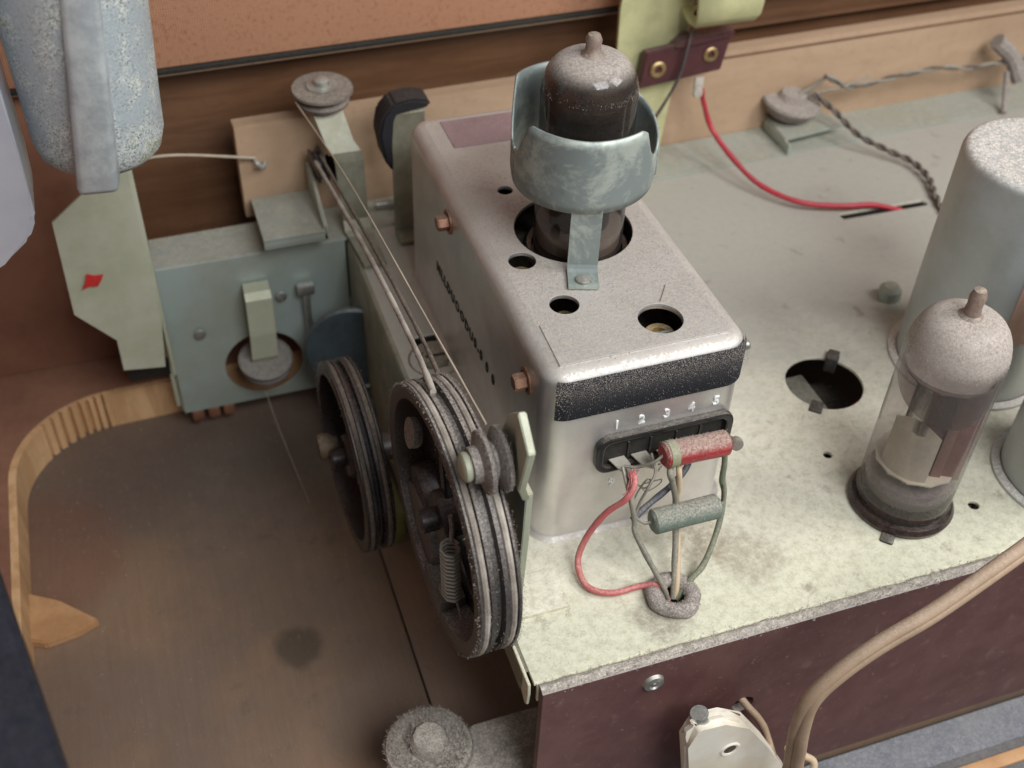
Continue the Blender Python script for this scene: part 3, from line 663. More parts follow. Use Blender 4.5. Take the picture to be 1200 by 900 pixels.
sm = band.modifiers.new('thickness', 'SOLIDIFY'); sm.thickness = 0.05 * S; sm.offset = 1
bm = B(); box(bm, -0.05, 0.03, -0.16, 0.16, 6.35, 7.05, 0.02, Matrix.Translation((lx + 1.5 * cos(radians(-22)), ly + 1.5 * sin(radians(-22)), 0)) @ Matrix.Rotation(radians(-22), 4, 'Z')); obj('seam_lap', bm, 'shield', cl)
bm = B(); az = radians(-108); px, py = lx + 1.5 * cos(az), ly + 1.5 * sin(az)
Rz = Matrix.Translation((px, py, 0)) @ Matrix.Rotation(az + pi / 2, 4, 'Z')
prof = [(0.0, 6.45), (0.0, 6.25), (0.03, 6.05), (0.04, 4.90), (0.0, 4.80), (-0.10, 4.765), (-0.62, 4.765)]
for w0, w1 in ((-0.32, 0.32),):
    fr, bk = [], []
    for y, z in prof:
        fr.append((bm.verts.new((w0, y, z)), bm.verts.new((w1, y, z))))
    for a, b in zip(fr, fr[1:]): bm.faces.new((a[0], a[1], b[1], b[0]))
bm.transform(Rz); leg = obj('leg', bm, 'shield', cl, False)
sm = leg.modifiers.new('thickness', 'SOLIDIFY'); sm.thickness = 0.05 * S; sm.offset = 0
bm = B(); q = Rz @ Vector((0, -0.38, 4.79)); lathe(bm, [(0.17, 0), (0.16, 0.05), (0.10, 0.08), (0, 0.09)], q, (0, 0, 1), 20); obj('rivet', bm, 'steel', cl)

# right tube
rx, ry = 8.30, -1.32
rtb = make_tube('vacuum_tube', (rx, ry), 0.1, 4.35, 5.42, 1.03, 'clear vacuum tube with red-brown anode and a dusty dome, standing at the right', 'glass', 0.62, True)
bm = B(); lathe(bm, [(1.02, -0.3), (1.14, -0.05), (1.18, 0.12), (1.12, 0.22), (1.0, 0.25), (0.98, 0.35), (1.06, 0.42), (1.02, 0.50), (0.95, 0.45), (0.9, 0.1), (0, 0.1)], (rx, ry, 0), (0, 0, 1), 56); obj('socket_ring', bm, 'socket', rtb)
mR = Matrix.Translation((rx, ry, 0))
bm = B(); box(bm, -.15, .15, -1.42, -1.08, -0.22, 0.06, 0.05, mR @ Matrix.Rotation(radians(-45), 4, 'Z')); obj('socket_tab', bm, 'bakelite', rtb)
bm = B(); lathe(bm, [(0.7, 0.55), (0.9, 0.62), (0.97, 0.9), (0.9, 1.05), (0.5, 1.1)], (rx, ry, 0), (0, 0, 1), 40); obj('glass_base', bm, mat('dark_glass_base', lin((112, 104, 106)), rough=0.2, dust=0.3), rtb)
bm = B()
for i in range(9):
    a = i * 2 * pi / 10; tube(bm, [(rx + .6 * cos(a), ry + .6 * sin(a), .3), (rx + .62 * cos(a), ry + .62 * sin(a), 1.05), (rx + .5 * cos(a), ry + .5 * sin(a), 1.45)], 0.035, 6)
obj('lead_wires', bm, 'steel', rtb); bpy.data.objects['lead_wires']['kind'] = 'stuff'
for z in (1.40, 3.98):
    bm = B(); prism(bm, [(x * 1.0, y * 1.0) for x, y in [(.86 * cos(radians(a)) * (1 + .05 * ((a // 15) % 2)), .86 * sin(radians(a)) * (1 + .05 * ((a // 15) % 2))) for a in range(0, 360, 15)]], (rx, ry, z), (1, 0, 0), (0, 1, 0), 0.04, 0.0); obj('mica_disc', bm, 'mica' if z < 2 else mat('grey_mica', lin((120, 110, 106)), rough=.4, dust=.2), rtb)
bm = B(); rot = mR @ Matrix.Rotation(radians(-28), 4, 'Z')
rr = []
for i in range(13):
    a = radians(195 + 82 * i / 12); rr.append((bm.verts.new((.80 * cos(a), .80 * sin(a), 1.35)), bm.verts.new((.80 * cos(a), .80 * sin(a), 2.75 + .35 * sin(pi * i / 12)))))
for a, b in zip(rr, rr[1:]): bm.faces.new((a[0], b[0], b[1], a[1]))
bm.transform(rot); obj('pale_stand_in', bm, 'mica', rtb, True, 40)  # added pale sheet, stands in for the bright view through the dim glass
bm = B(); lathe(bm, [(0, 1.46), (0.42, 1.46), (0.43, 1.5), (0.43, 3.9), (0.42, 3.94), (0, 3.94)], (.28, -.05, 0), (0, 0, 1), 24); box(bm, -0.02, 0.84, -0.50, -0.42, 1.35, 3.85, 0.02); bm.transform(rot); obj('anode', bm, 'anode_red', rtb, True, 40)
bm = B(); box(bm, .22, .44, -.56, -.51, 1.4, 3.9, .01); bm.transform(rot); obj('anode_seam', bm, mat('pinkish_anode_seam', lin((152, 112, 104)), metal=.3, rough=.5, dust=0), rtb)
bm = B()
for i in range(34): tube(bm, [(rx - .32 + .44 * cos(a), ry - .22 + .44 * sin(a), 2.75 + i * .034) for a in [k * pi / 5 for k in range(11)]], 0.008, 4, 1, False)
obj('grid_winding', bm, 'getter', rtb); bpy.data.objects['grid_winding']['kind'] = 'stuff'
bm = B(); pr = [(0.97, 3.2), (0.98, 3.5), (0.985, 3.8), (0.985, 4.05), (0.98, 4.2)]; rr = []
for i in range(25):
    a = radians(150 + 200 * i / 24); k = .5 + .5 * sin(pi * i / 24)
    rr.append([bm.verts.new((rx + q * cos(a), ry + q * sin(a), 4.22 + (z - 4.22) * k)) for q, z in pr])
for a, b in zip(rr, rr[1:]):
    for k in range(4): bm.faces.new((a[k], b[k], b[k + 1], a[k + 1]))
obj('getter_film', bm, glass_mat('brown_getter_haze', (0.46, 0.40, 0.41), 0.14), rtb)
def domes(cx, cy, r, z1, zt):
    def f():
        a = random.uniform(0, 2 * pi); b = random.uniform(0.15, 1.45); rr = r * cos(b) ** .62; z = z1 + (zt - z1) * sin(b)
        return Vector((cx + rr * cos(a), cy + rr * sin(a), z)), Vector((cos(a) * cos(b), sin(a) * cos(b), sin(b)))
    return f
vs, fs = fibres(domes(rx, ry, 1.03, 4.35, 5.42), 1500, 0.02, 0.07, 0.003); stuff('dust_fluff', vs, fs, 'lint', rtb)
vs, fs = grains(domes(lx, ly, 0.99, 8.1, 8.92), 2500, 0.004, 0.012); stuff('dust_grain', vs, fs, 'lint', lt)

# things seen through the empty socket hole
es = thing('empty_socket', (8.72, 2.72, -1.4), 'dark works seen through the empty round socket hole in the chassis', 'socket hole')
bm = B(); box(bm, 7.3, 10.2, 1.4, 4.2, -1.7, -1.6, 0.0); obj('under_deck', bm, 'bakelite', es)
bm = B(); box(bm, 8.35, 9.0, 1.6, 4.0, -1.0, -0.9, 0.02); obj('grey_strip', bm, 'grey_wire', es)
for k in (0, 1):
    a = radians(48 + 180 * k); mk = Matrix.Translation((8.72, 2.72, 0)) @ Matrix.Rotation(a, 4, 'Z')
    bm = B(); box(bm, .78, 1.20, -.15, .15, -.3, .05 + .12 * (1 - k), .04, mk); obj('socket_tab', bm, mat('black_tab', lin((34, 34, 36)), rough=.5, dust=.25), es)
bm = B(); tube(bm, [(7.6, 2.1, -.7), (8.6, 1.95, -.6), (9.9, 2.5, -.7)], 0.05, 8); obj('red_lead', bm, 'red_wire2', es)

# electrolytic capacitors
def capacitor(cx, cy, r, h, label):
    t = thing('capacitor', (cx, cy, 0), label, 'capacitor', 'electrolytic capacitor cans at the right edge')
    bm = B(); lathe(bm, [(r, 0.02), (r, h - .22), (r * .985, h - .12), (r * .95, h - 0.03), (r * .90, h), (r * .82, h - .015), (r * .25, h - .03), (r * .22, h - .2), (0, h - .2)], (cx, cy, 0), (0, 0, 1), 72); obj('can', bm, 'alu', t, True, 50)
    bm = B(); lathe(bm, [(r + .2, 0.0), (r + .2, 0.08), (r + .02, 0.12)], (cx, cy, 0), (0, 0, 1), 48); obj('base_ring', bm, 'alu', t)
    return t
c1 = capacitor(12.75, 2.45, 1.78, 6.1, 'taller silver capacitor can behind the right tube, with a white label')
c2 = capacitor(12.62, -1.85, 1.6, 5.4, 'pale capacitor can cut off by the right edge, in front of the labelled can')
def patch(cx, cy, r, a0, a1, z0, z1, m, parent, name):
    bm = B(); rr = []
    for i in range(17):
        a = radians(a0 + (a1 - a0) * i / 16); rr.append((bm.verts.new((cx + r * cos(a), cy + r * sin(a), z0)), bm.verts.new((cx + r * cos(a), cy + r * sin(a), z1))))
    for a, b in zip(rr, rr[1:]): bm.faces.new((a[0], b[0], b[1], a[1]))
    obj(name, bm, m, parent)
patch(12.75, 2.45, 1.80, -112, -40, 4.55, 5.35, 'white_label', c1, 'paper_label')
patch(12.75, 2.45, 1.795, -118, -40, 2.0, 4.54, 'pink_label', c1, 'copper_band')
for (x, y) in ((10.35, 6.4),):
    bm = B(); lathe(bm, [(0.32, 0), (0.30, .3), (0.2, .42), (0, .42)], (12.25, 5.3, 0), (0, 0, 1), 14, .1); obj('solder_tag_cluster', bm, 'green_grey', label='small dusty tag on the chassis behind the tall capacitor', cat='tag')

# ================================================================ GROMMET, WIRES, RESISTORS
gm = thing('grommet', (2.2, -2.25, 0), 'dust-caked rubber grommet carrying the wires through the chassis', 'grommet')
bm = B(); gp = []
for i in range(13):
    a = 2 * pi * i / 12; gp.append((0.40 + 0.17 * cos(a), 0.10 + 0.15 * sin(a)))
lathe(bm, gp, (2.2, -2.25, 0), (0, 0, 1), 40, 0.10); obj('rubber_ring', bm, 'rubber', gm)
def grs():
    a = random.uniform(0, 2 * pi); b = random.uniform(0, pi); r = .40 + .17 * cos(b)
    return Vector((2.2 + r * cos(a), -2.25 + r * sin(a), .10 + .15 * sin(b))), Vector((cos(a) * cos(b), sin(a) * cos(b), sin(b)))
vs, fs = fibres(grs, 1100, 0.02, 0.06, 0.004); stuff('dust_fluff', vs, fs, 'lint', gm)
def wire(name, pts, r, m, label, cat='wire', **k):
    bm = B(); tube(bm, pts, r, k.pop('n', 12), 8, True, k.pop('sq', 1.0), k.pop('jit', 0.18)); return obj(name, bm, m, None, True, 80, label=label, cat=cat)
wire('red_wire', [(1.72, -.75, 2.35), (1.62, -.95, 2.2), (1.42, -1.0, 1.95), (1.12, -.85, 1.5), (0.80, -.75, .75), (0.56, -.95, .25), (0.56, -1.5, .12), (0.98, -1.82, .12), (1.6, -1.86, .16), (1.95, -2.0, .22), (2.12, -2.2, -.1)], 0.068, 'red_wire', 'faded red wire looping from terminal one down to the grommet')
wire('grey_wire', [(1.70, -.5, 2.3), (1.58, -1.05, 1.9), (1.62, -1.2, 1.45), (1.60, -1.35, 1.25), (1.80, -1.7, .75), (2.02, -2.1, .25), (2.12, -2.2, -.1)], 0.060, 'grey_wire', 'grey sleeved wire left of the grey-green resistor, ending in the grommet')
wire('olive_wire', [(2.78, -.3, 2.3), (2.40, -.95, 2.45), (2.46, -1.0, 2.2), (2.62, -1.0, 1.6), (2.66, -1.0, 1.3), (2.58, -1.35, .7), (2.35, -1.9, .25), (2.24, -2.2, -.1)], 0.066, 'grey_wire', 'dark olive wire passing behind the grey-green resistor')
wire('buff_wire', [(2.9, -.3, 2.3), (2.66, -.85, 2.35), (2.70, -.9, 1.9), (2.74, -.9, 1.3), (2.62, -1.4, .6), (2.38, -2.0, .2), (2.28, -2.2, -.1)], 0.065, 'buff_wire', 'pale buff wire between the two resistors')
wire('green_wire', [(3.9, -.3, 2.45), (3.72, -.72, 2.55), (3.72, -.85, 2.2), (3.72, -.9, 1.75), (3.78, -1.0, 1.35), (3.6, -1.3, .75), (3.1, -1.8, .3), (2.6, -2.1, .2), (2.3, -2.22, -.1)], 0.066, 'green_wire', 'greenish sleeved wire curving down from the right-hand terminal')
wire('dark_blue_wire', [(3.2, -.3, 2.25), (3.0, -.6, 2.05), (2.6, -.75, 1.75), (2.0, -.95, 1.55), (1.62, -1.1, 1.4)], 0.068, 'blue_wire', 'dark blue wire running slantwise behind the red resistor')
def resistor(a, b, r, m, label, band=None):
    a, b = Vector(a), Vector(b); L = (b - a).length
    t = thing('resistor', a, label, 'resistor', 'resistors in front of the terminal strip')
    bm = B(); lathe(bm, [(0, 0), (r * .75, 0.0), (r * .97, 0.05), (r, 0.12), (r * .98, L * .5), (r, L - .12), (r * .97, L - .05), (r * .75, L), (0, L)], a, b - a, 32, 0.03); obj('body', bm, m, t)
    if band:
        bm = B(); lathe(bm, [(r * .9, band[0]), (r * 1.035, band[0] + .02), (r * 1.035, band[1] - .02), (r * .9, band[1])], a, b - a, 32); obj('colour_band', bm, 'res_end', t)
    def f():
        u = random.uniform(0, L); an = random.uniform(0, 2 * pi); x, y, z = frame(b - a); n = x * cos(an) + y * sin(an)
        if n.z < 0: n.z *= -1
        return a + z * u + n * r, n
    vs, fs = fibres(f, 700, 0.02, 0.05, 0.003); stuff('dust_fluff', vs, fs, 'lint', t)
    return t
r1 = resistor((2.30, -.72, 2.72), (3.78, -.72, 2.66), 0.275, 'red_res', 'dust-covered red resistor across the terminal strip', (0.08, 0.30))
r2 = resistor((2.02, -1.2, 1.30), (3.56, -1.2, 1.30), 0.27, 'green_res', 'dusty grey-green resistor hanging below the red one')
for t, pts in ((r1, [(2.32, -.72, 2.72), (2.12, -.75, 2.62), (1.85, -.6, 2.4), (1.62, -.45, 2.35)]), (r1, [(3.75, -.72, 2.66), (3.95, -.7, 2.62), (3.98, -.4, 2.5)]),
               (r2, [(2.04, -1.2, 1.3), (1.82, -1.2, 1.36), (1.62, -1.1, 1.6), (1.56, -.9, 2.0), (1.55, -.5, 2.4)]), (r2, [(3.54, -1.2, 1.3), (3.7, -1.15, 1.35), (3.72, -1.0, 1.7)])):
    bm = B(); tube(bm, pts, 0.035, 8); obj('lead', bm, 'bare_wire', t)
bm = B(); lathe(bm, [(0, 0), (.13, .02), (.15, .1), (.13, .2), (0, .22)], (3.98, -.62, 2.55), (0, -1, .2), 14); obj('solder_blob', bm, 'bare_wire', r1)
wire('hook_wire', [(1.72, -.5, 2.35), (1.78, -.7, 2.1), (1.95, -.8, 1.95), (2.1, -.8, 2.05), (2.0, -.8, 2.2), (1.85, -.8, 1.95), (1.72, -.85, 1.7)], 0.018, 'bare_wire', 'thin bare wire twisted into a hook below terminal two', n=6)
wire('bare_wire_loop', [(2.1, -.5, 1.72), (2.3, -.6, 1.85), (2.45, -.6, 1.84), (2.4, -.6, 1.7), (2.15, -.6, 1.58), (2.05, -.5, 1.65), (2.12, -.5, 1.74)], 0.014, 'bare_wire', 'tiny bare wire loop in front of the silver box', n=6)
wire('thin_lead', [(2.2, -.45, 2.55), (2.15, -.8, 2.35), (1.95, -.95, 2.1), (1.8, -1.0, 1.8), (1.66, -1.12, 1.5), (1.60, -1.3, 1.3)], 0.03, 'bare_wire', 'thin tinned lead from the second solder lug down to the grey-green resistor', n=8)
bm = B()                                       # frayed end of the red wire
for i in range(14):
    a = random.uniform(0, 6.3); tube(bm, [(1.5 + random.gauss(0, .05), -.95, 2.05 + random.gauss(0, .04)), (1.62 + random.gauss(0, .05), -.85 + random.gauss(0, .04), 2.2), (1.72 + random.gauss(0, .07), -.7, 2.42 + random.gauss(0, .06))], 0.013, 5, 3)
fr = obj('frayed_braid', bm, 'red_wire', bpy.data.objects['red_wire']); fr['kind'] = 'stuff'

# ================================================================ DRUMS
def drum(name, xd, yc, zc, r, w, yaw, m, label, spring=False, lint='lint_mid', nl=13000, groove=3):
    ax = Vector((cos(radians(yaw)), sin(radians(yaw)), 0))
    t = thing(name, (xd, yc, zc), label, 'cord drum', 'dial cord drums left of the chassis')
    prof = [(r - .32, .02), (r - .06, 0.0), (r, .04)]
    gw = (w - .08) / groove
    for i in range(groove):
        s = .04 + i * gw; dp = 0.17
        prof += [(r, s + gw * .16), (r - dp * .9, s + gw * .30), (r - dp, s + gw * .5), (r - dp * .9, s + gw * .70), (r, s + gw * .84)]
    prof += [(r, w - .04), (r - .06, w), (r - .32, w), (r - .36, w * .5), (r - .32, .02)]
    c = Vector((xd, yc, zc)); bm = B(); lathe(bm, prof, c, ax, 110); obj('rim', bm, m, t, True, 40)
    for i in range(groove):                     # wound cord lying in the grooves
        if i == 1: continue
        bm = B(); x, y, z = frame(ax); s = .04 + (i + .5) * gw
        tube(bm, [c + z * s + (x * cos(a) + y * sin(a)) * (r - .06) for a in [2 * pi * k / 72 for k in range(73)]], 0.07, 8, 1, False, 1.0, 0.15); obj('wound_cord', bm, 'cord' if spring else 'lint_brown', t)
    bm = B(); lathe(bm, [(r * .40, w * .72), (r * .42, w * .80), (r - .34, w * .80), (r - .34, w * .70), (r * .40, w * .70)], c, ax, 60)
    # three sector openings cut out of the web
    kill = [f for f in bm.faces if (lambda v: (math.degrees(math.atan2(v.z, v.y)) % 120) < 62 and v.length > r * .5)(f.calc_center_median() - c)]
    obj('web', bm, 'drum_dark', t)
    bm = B(); lathe(bm, [(0, -.25), (.20, -.25), (.24, -.2), (.24, .1), (.50, .12), (.55, .2), (.55, w + .05), (.3, w + .08), (.3, w + .5), (0, w + .5)], c, ax, 36); obj('hub', bm, 'drum_dark', t)
    x, y, z = frame(ax)
    for k in range(3):
        a = radians(200 + k * 120); u = (x * cos(a) + y * sin(a)); v = z.cross(u)
        bm = B(); prism(bm, [(.45, -.16), (r - .30, -.10), (r - .30, .10), (.45, .16)], c + z * (w * .35), u, v, .3, .03); obj('spoke', bm, 'drum_dark', t)
    def f():
        a = random.uniform(0, 2 * pi); s = random.choice([.02, .04 + gw, .04 + 2 * gw, w - .02] + [.04 + gw * .5] * 2 + [.04 + gw * 2.5]) + random.gauss(0, .035); n = x * cos(a) + y * sin(a)
        return c + z * s + n * (r - .02), (n + z * random.uniform(-.4, .4)).normalized()
    vs, fs = fibres(f, nl, 0.01, 0.065, 0.004); stuff('dust_fluff', vs, fs, lint, t)
    return t, c, ax
d1, c1_, ax1 = drum('cord_drum', -2.5, -0.5, 2.18, 2.75, 0.86, 2.5, 'drum', 'larger dusty grooved cord drum beside the silver box', True)
d2, c2_, ax2 = drum('cord_drum', -3.3, 4.95, -1.25, 2.42, 0.72, 2.0, 'drum_dark', 'smaller black grooved cord drum behind the larger one', False, 'lint_brown', 3500)
# inside the larger drum: cam sectors, spring, boss
bm = B(); lathe(bm, [(0, 0), (.95, 0.02), (1.0, .1), (1.0, .32), (.9, .36), (0, .36)], (-2.42, .95, .35), (1, .04, 0), 48); obj('cam_disc', bm, mat('grey_cam', lin((64, 66, 72)), lin((50, 50, 56)), rough=.35, dust=.5, side=.25), d1)
bm = B(); lathe(bm, [(0, 0), (.55, 0.02), (.6, .1), (.6, .5), (0, .5)], (-2.38, 1.05, 1.3), (1, .04, 0), 36); obj('cam_disc', bm, 'drum_dark', d1)
bm = B(); tube(bm, [(-2.42 + .18 * cos(k * pi / 4), -1.55 + .20 * sin(k * pi / 4) - k * .0012, 2.55 - k * 0.0125) for k in range(8 * 13)], 0.03, 6, 1, False); obj('tension_spring', bm, 'bare_wire', d1)
bm = B(); lathe(bm, [(0, 0), (.12, 0), (.16, .1), (.12, .22), (0, .22)], (-2.45, -1.4, 1.0), (0, .3, 1), 14); tube(bm, [(-2.4, -1.45, 1.2), (-2.3, -1.55, .9), (-2.25, -1.75, .5)], .03, 6); tube(bm, [(-2.35, -1.4, 2.5), (-2.3, -1.3, 2.75), (-2.3, -1.2, 3.0)], .05, 6); obj('spring_post', bm, 'rubber', d1)
bm = B(); lathe(bm, [(0, 0), (.28, 0), (.32, .06), (.32, .2), (0, .2)], (-2.3, 1.0, 3.1), (-1, 0, .2), 20); obj('boss_screw', bm, 'rubber', d1)
bm = B(); box(bm, -2.5, -1.9, -1.0, 0.1, -.35, .1, .05, ); obj('stop_block', bm, mat('dull_grey_block', lin((84, 84, 80)), rough=.5, dust=.5), d1)
# shaft of the smaller drum
bm = B(); lathe(bm, [(.34, 0), (.36, .05), (.36, .7), (.24, .75), (.24, 2.2)], (-2.55, 4.97, -1.22), (1, .035, 0), 28); obj('shaft', bm, 'drum_dark', d2)
bm = B(); lathe(bm, [(0, 0), (.3, 0), (.34, .1), (.3, .3), (.18, .5), (0, .5)], (-3.75, 5.4, -1.2), (1, 0, 0), 16, .1); obj('shaft_end', bm, mat('rusty_shaft_end', lin((104, 84, 62)), lin((70, 56, 44)), rough=.6, dust=.4), d2)

# guide pulley on its bracket
bk = thing('pulley_bracket', (-1.0, -1.3, 0), 'cream-green upright bracket with a bent top beside the larger drum', 'bracket')
bm = B(); prism(bm, [(-1.80, 0.0), (-0.55, 0.0), (-0.75, 3.0), (-1.2, 4.1), (-2.08, 4.12), (-2.02, 3.0)], (-1.16, 0, 0), (0, 1, 0), (0, 0, 1), 0.14, 0.02); obj('upright', bm, 'green', bk)
bm = B(); prism(bm, [(-1.3, 3.95), (-2.10, 4.0), (-2.62, 4.9), (-2.95, 6.1), (-2.42, 6.55), (-1.95, 6.1), (-1.2, 4.6)], (-1.52, 0.0, 0), (0, 1, 0), (0, 0, 1), 0.14, 0.02)
for v in bm.verts: v.co.x += max(0, (4.7 - v.co.z)) * 0.42
obj('bent_top', bm, 'green', bk)
bm = B(); box(bm, -1.18, .07, -1.82, -.80, .0, .10, .03); obj('foot', bm, 'chassis', bk)
gp_ = thing('guide_pulley', (-1.7, -2.1, 5.3), 'dusty two-flanged guide pulley with a cream bolt head in front of the drum', 'pulley')
pc = Vector((-1.60, -2.02, 5.15)); pax = Vector((-1, -.03, 0.0))
bm = B(); lathe(bm, [(0, -.05), (.46, -.05), (.57, 0), (.58, .07), (.50, .12), (.34, .17), (.34, .22), (.50, .27), (.58, .32), (.57, .38), (.46, .42), (.34, .46), (.32, .60), (0, .60)], pc, pax, 56, .012); obj('wheel', bm, 'rubber', gp_, True, 45)
bm = B(); lathe(bm, [(.0, 0), (.24, 0.0), (.27, .05), (.26, .12), (.2, .16), (0, .16)], pc + pax * .60, pax, 24); obj('bolt_head', bm, 'green', gp_)
def pf():
    a = random.uniform(0, 2 * pi); x, y, z = frame(pax); n = x * cos(a) + y * sin(a); s = random.choice((.03, .36)) + random.gauss(0, .03)
    return pc + z * s + n * .57, n
vs, fs = fibres(pf, 1300, 0.02, 0.06, 0.0035); stuff('dust_fluff', vs, fs, 'lint', gp_)

# strap with horizontal pulley at the back
sp = thing('strap_bracket', (-1.05, 11.5, 0), 'bent steel strap rising from the rail with a foot on the chassis', 'bracket')
bm = B(); pr = [(-1.25, -.62, 10.6, .12), (-1.36, -.62, 12.05, .12), (-1.42, -.66, 12.25, .22), (-1.42, -.68, 12.42, .5), (-1.5, -.70, 12.5, 2.35), (-1.55, -.75, 12.55, 2.62), (-1.68, -.90, 12.7, 2.85), (-1.9, -1.08, 13.25, 3.65)]
rr = [(bm.verts.new((a, y, z)), bm.verts.new((b, y, z))) for a, b, y, z in pr]
for a, b in zip(rr, rr[1:]): bm.faces.new((a[0], a[1], b[1], b[0]))
st = obj('strap', bm, 'olive', sp, False); sm = st.modifiers.new('thickness', 'SOLIDIFY'); sm.thickness = .1 * S; sm.offset = 0
pl = thing('cord_pulley', (-1.5, 13.5, 4.0), 'flat dusty pulley with a screw on top of the bent steel strap', 'pulley')
bm = B(); lathe(bm, [(0, -.38), (.5, -.38), (.70, -.34), (.72, -.26), (.5, -.16), (.5, -.1), (.78, -.04), (.84, .02), (.82, .08), (.5, .12), (0, .12)], (-1.5, 13.5, 4.05), (0, -.05, 1), 48); obj('wheel', bm, mat('grey_brown_pulley', lin((108, 98, 94)), lin((94, 84, 80)), rough=.7, dust=.6), pl)
bm = B(); lathe(bm, [(.42, .1), (.42, .16), (.22, .18), (.22, .32), (.12, .38), (0, .38)], (-1.5, 13.5, 4.05), (0, -.05, 1), 24); obj('screw', bm, 'steel', pl)
# little bracket with the black cord pulley
sb = thing('step_bracket', (-3, 12.8, .1), 'flat steel step bracket standing on the rear ledge with a raised lip', 'bracket')
bm = B(); box(bm, -3.78, -2.0, 11.65, 13.8, .68, .80, .02); box(bm, -3.78, -2.0, 11.65, 11.75, .45, .7, .02); obj('step', bm, 'green_grey', sb)
bm = B(); prism(bm, [(11.65, .5), (13.9, .5), (13.9, 1.7), (13.4, 1.75), (11.65, .95)], (-2.1, 0, 0), (0, 1, 0), (0, 0, 1), .1, .02); obj('lip', bm, 'green_grey', sb)
cp = thing('cord_pulley', (-1.9, 13.3, 1.7), 'small black cord wheel in front of the tan plywood board', 'pulley')
bm = B(); lathe(bm, [(0, 0), (.40, 0), (.52, .05), (.4, .13), (.4, .2), (.52, .28), (.52, .33), (0, .33)], (-2.0, 13.3, 1.85), (1, .1, .15), 30, .02); obj('wheel', bm, 'drum_dark', cp)
bm = B(); lathe(bm, [(0, 0), (.38, 0), (.45, .05), (.35, .1), (.35, .15), (.45, .2), (0, .2)], (-1.5, 13.35, 1.65), (1, .1, .15), 26, .05); obj('washer', bm, 'ink', cp)
# cords
def jl(pts, r, m, name, label, n=9, fl=0):
    o = wire(name, pts, r, m, label, 'cord', n=n, jit=.25)
    if fl:
        A = [Vector(p) for p in pts]
        def f():
            i = random.randrange(len(A) - 1); q = A[i].lerp(A[i + 1], random.random()); nn = Vector((random.gauss(0, 1), random.gauss(0, 1), random.gauss(0, 1))).normalized(); return q + nn * r, nn
        vs, fs = fibres(f, fl, 0.01, 0.04, 0.003); stuff('dust_fluff', vs, fs, 'lint', o)
jl([(-1.95, 12.95, 2.2), (-1.96, 10, 2.85), (-2.0, 6, 3.75), (-2.1, 2.0, 4.55), (-2.2, .2, 4.88)], 0.062, 'cord', 'drive_string', 'thick fuzzy dial cord running from the large drum to the black cord wheel', fl=1500)
jl([(-1.8, 13.0, 2.35), (-1.80, 10, 2.95), (-1.82, 6, 3.8), (-1.85, 2.5, 4.4), (-1.88, 1.0, 4.58)], 0.045, 'lint_brown', 'drive_string', 'darker dial cord just right of the thick fuzzy one')
jl([(-2.28, 13.3, 3.9), (-2.0, 8, 4.6), (-1.9, 2, 5.35), (-1.83, -1.75, 5.77)], 0.022, 'thread', 'drive_thread', 'thin pale thread from the top strap pulley to the guide pulley', n=6)
jl([(-6.9, 12.0, 3.6), (-5.6, 13.0, 3.0), (-3.5, 13.88, 2.05)], 0.045, 'thread', 'drive_thread', 'pale thread stretched from behind the zinc magnet to the tan board', n=6)
jl([(-4.35, 11.6, -4.6), (-4.2, 10.4, -5.2), (-3.85, 8.2, -6.2)], 0.011, 'thread', 'drive_thread', 'thin thread hanging down from the flange pulley to the brown floor', n=6)
hk = B(); tube(hk, [(-3.5, 13.95, 2.02), (-3.48, 13.75, 1.98), (-3.4, 13.7, 1.86), (-3.3, 13.75, 1.8), (-3.22, 13.9, 1.86)], .07, 8); obj('cord_hook', hk, 'steel', None, label='small bright hook screwed into the tan board', cat='hook')

# flange pulley in the round hole
fpz = thing('flange_pulley', (-4.2, 11.9, -3.8), 'grey pulley seen in the round hole of the grey-green flange', 'pulley')
bm = B(); lathe(bm, [(0, -.3), (.6, -.3), (.74, -.24), (.74, -.16), (.5, -.08), (.5, -.02), (.80, .06), (.80, .14), (.7, .2), (0, .2)], (-4.18, 11.95, -3.72), (0, -.25, 1), 44); obj('wheel', bm, mat('grey_pulley', lin((112, 108, 108)), rough=.6, dust=.5), fpz)
bm = B(); pr = [(-4.50, -3.78, 12.15, -.95), (-4.52, -3.78, 11.75, -.98), (-4.52, -3.78, 11.62, -1.15), (-4.55, -3.8, 11.6, -2.4), (-4.58, -3.82, 11.68, -3.3), (-4.58, -3.82, 11.8, -3.5)]
rr = [(bm.verts.new((a, y, z)), bm.verts.new((b, y, z))) for a, b, y, z in pr]
for a, b in zip(rr, rr[1:]): bm.faces.new((a[0], a[1], b[1], b[0]))
s2 = obj('hanger_strap', bm, 'green', fpz, False); sm = s2.modifiers.new('thickness', 'SOLIDIFY'); sm.thickness = .1 * S; sm.offset = 0
for (x, z) in ((-3.45, -1.55), (-5.9, -2.4)):
    bm = B(); lathe(bm, [(.17, 0), (.15, .06), (0, .09)], (x, 12.12, z), (0, -1, 0), 14); obj('rivet', bm, 'steel', ch)
bm = B(); box(bm, -3.0, -2.5, 11.85, 12.1, -1.5, -1.15, .05); box(bm, -2.85, -2.65, 11.9, 12.1, -4.2, -1.5, .03); obj('latch_pin', bm, 'steel', None, label='small steel pin and bar on the shaded right part of the flange', cat='pin')

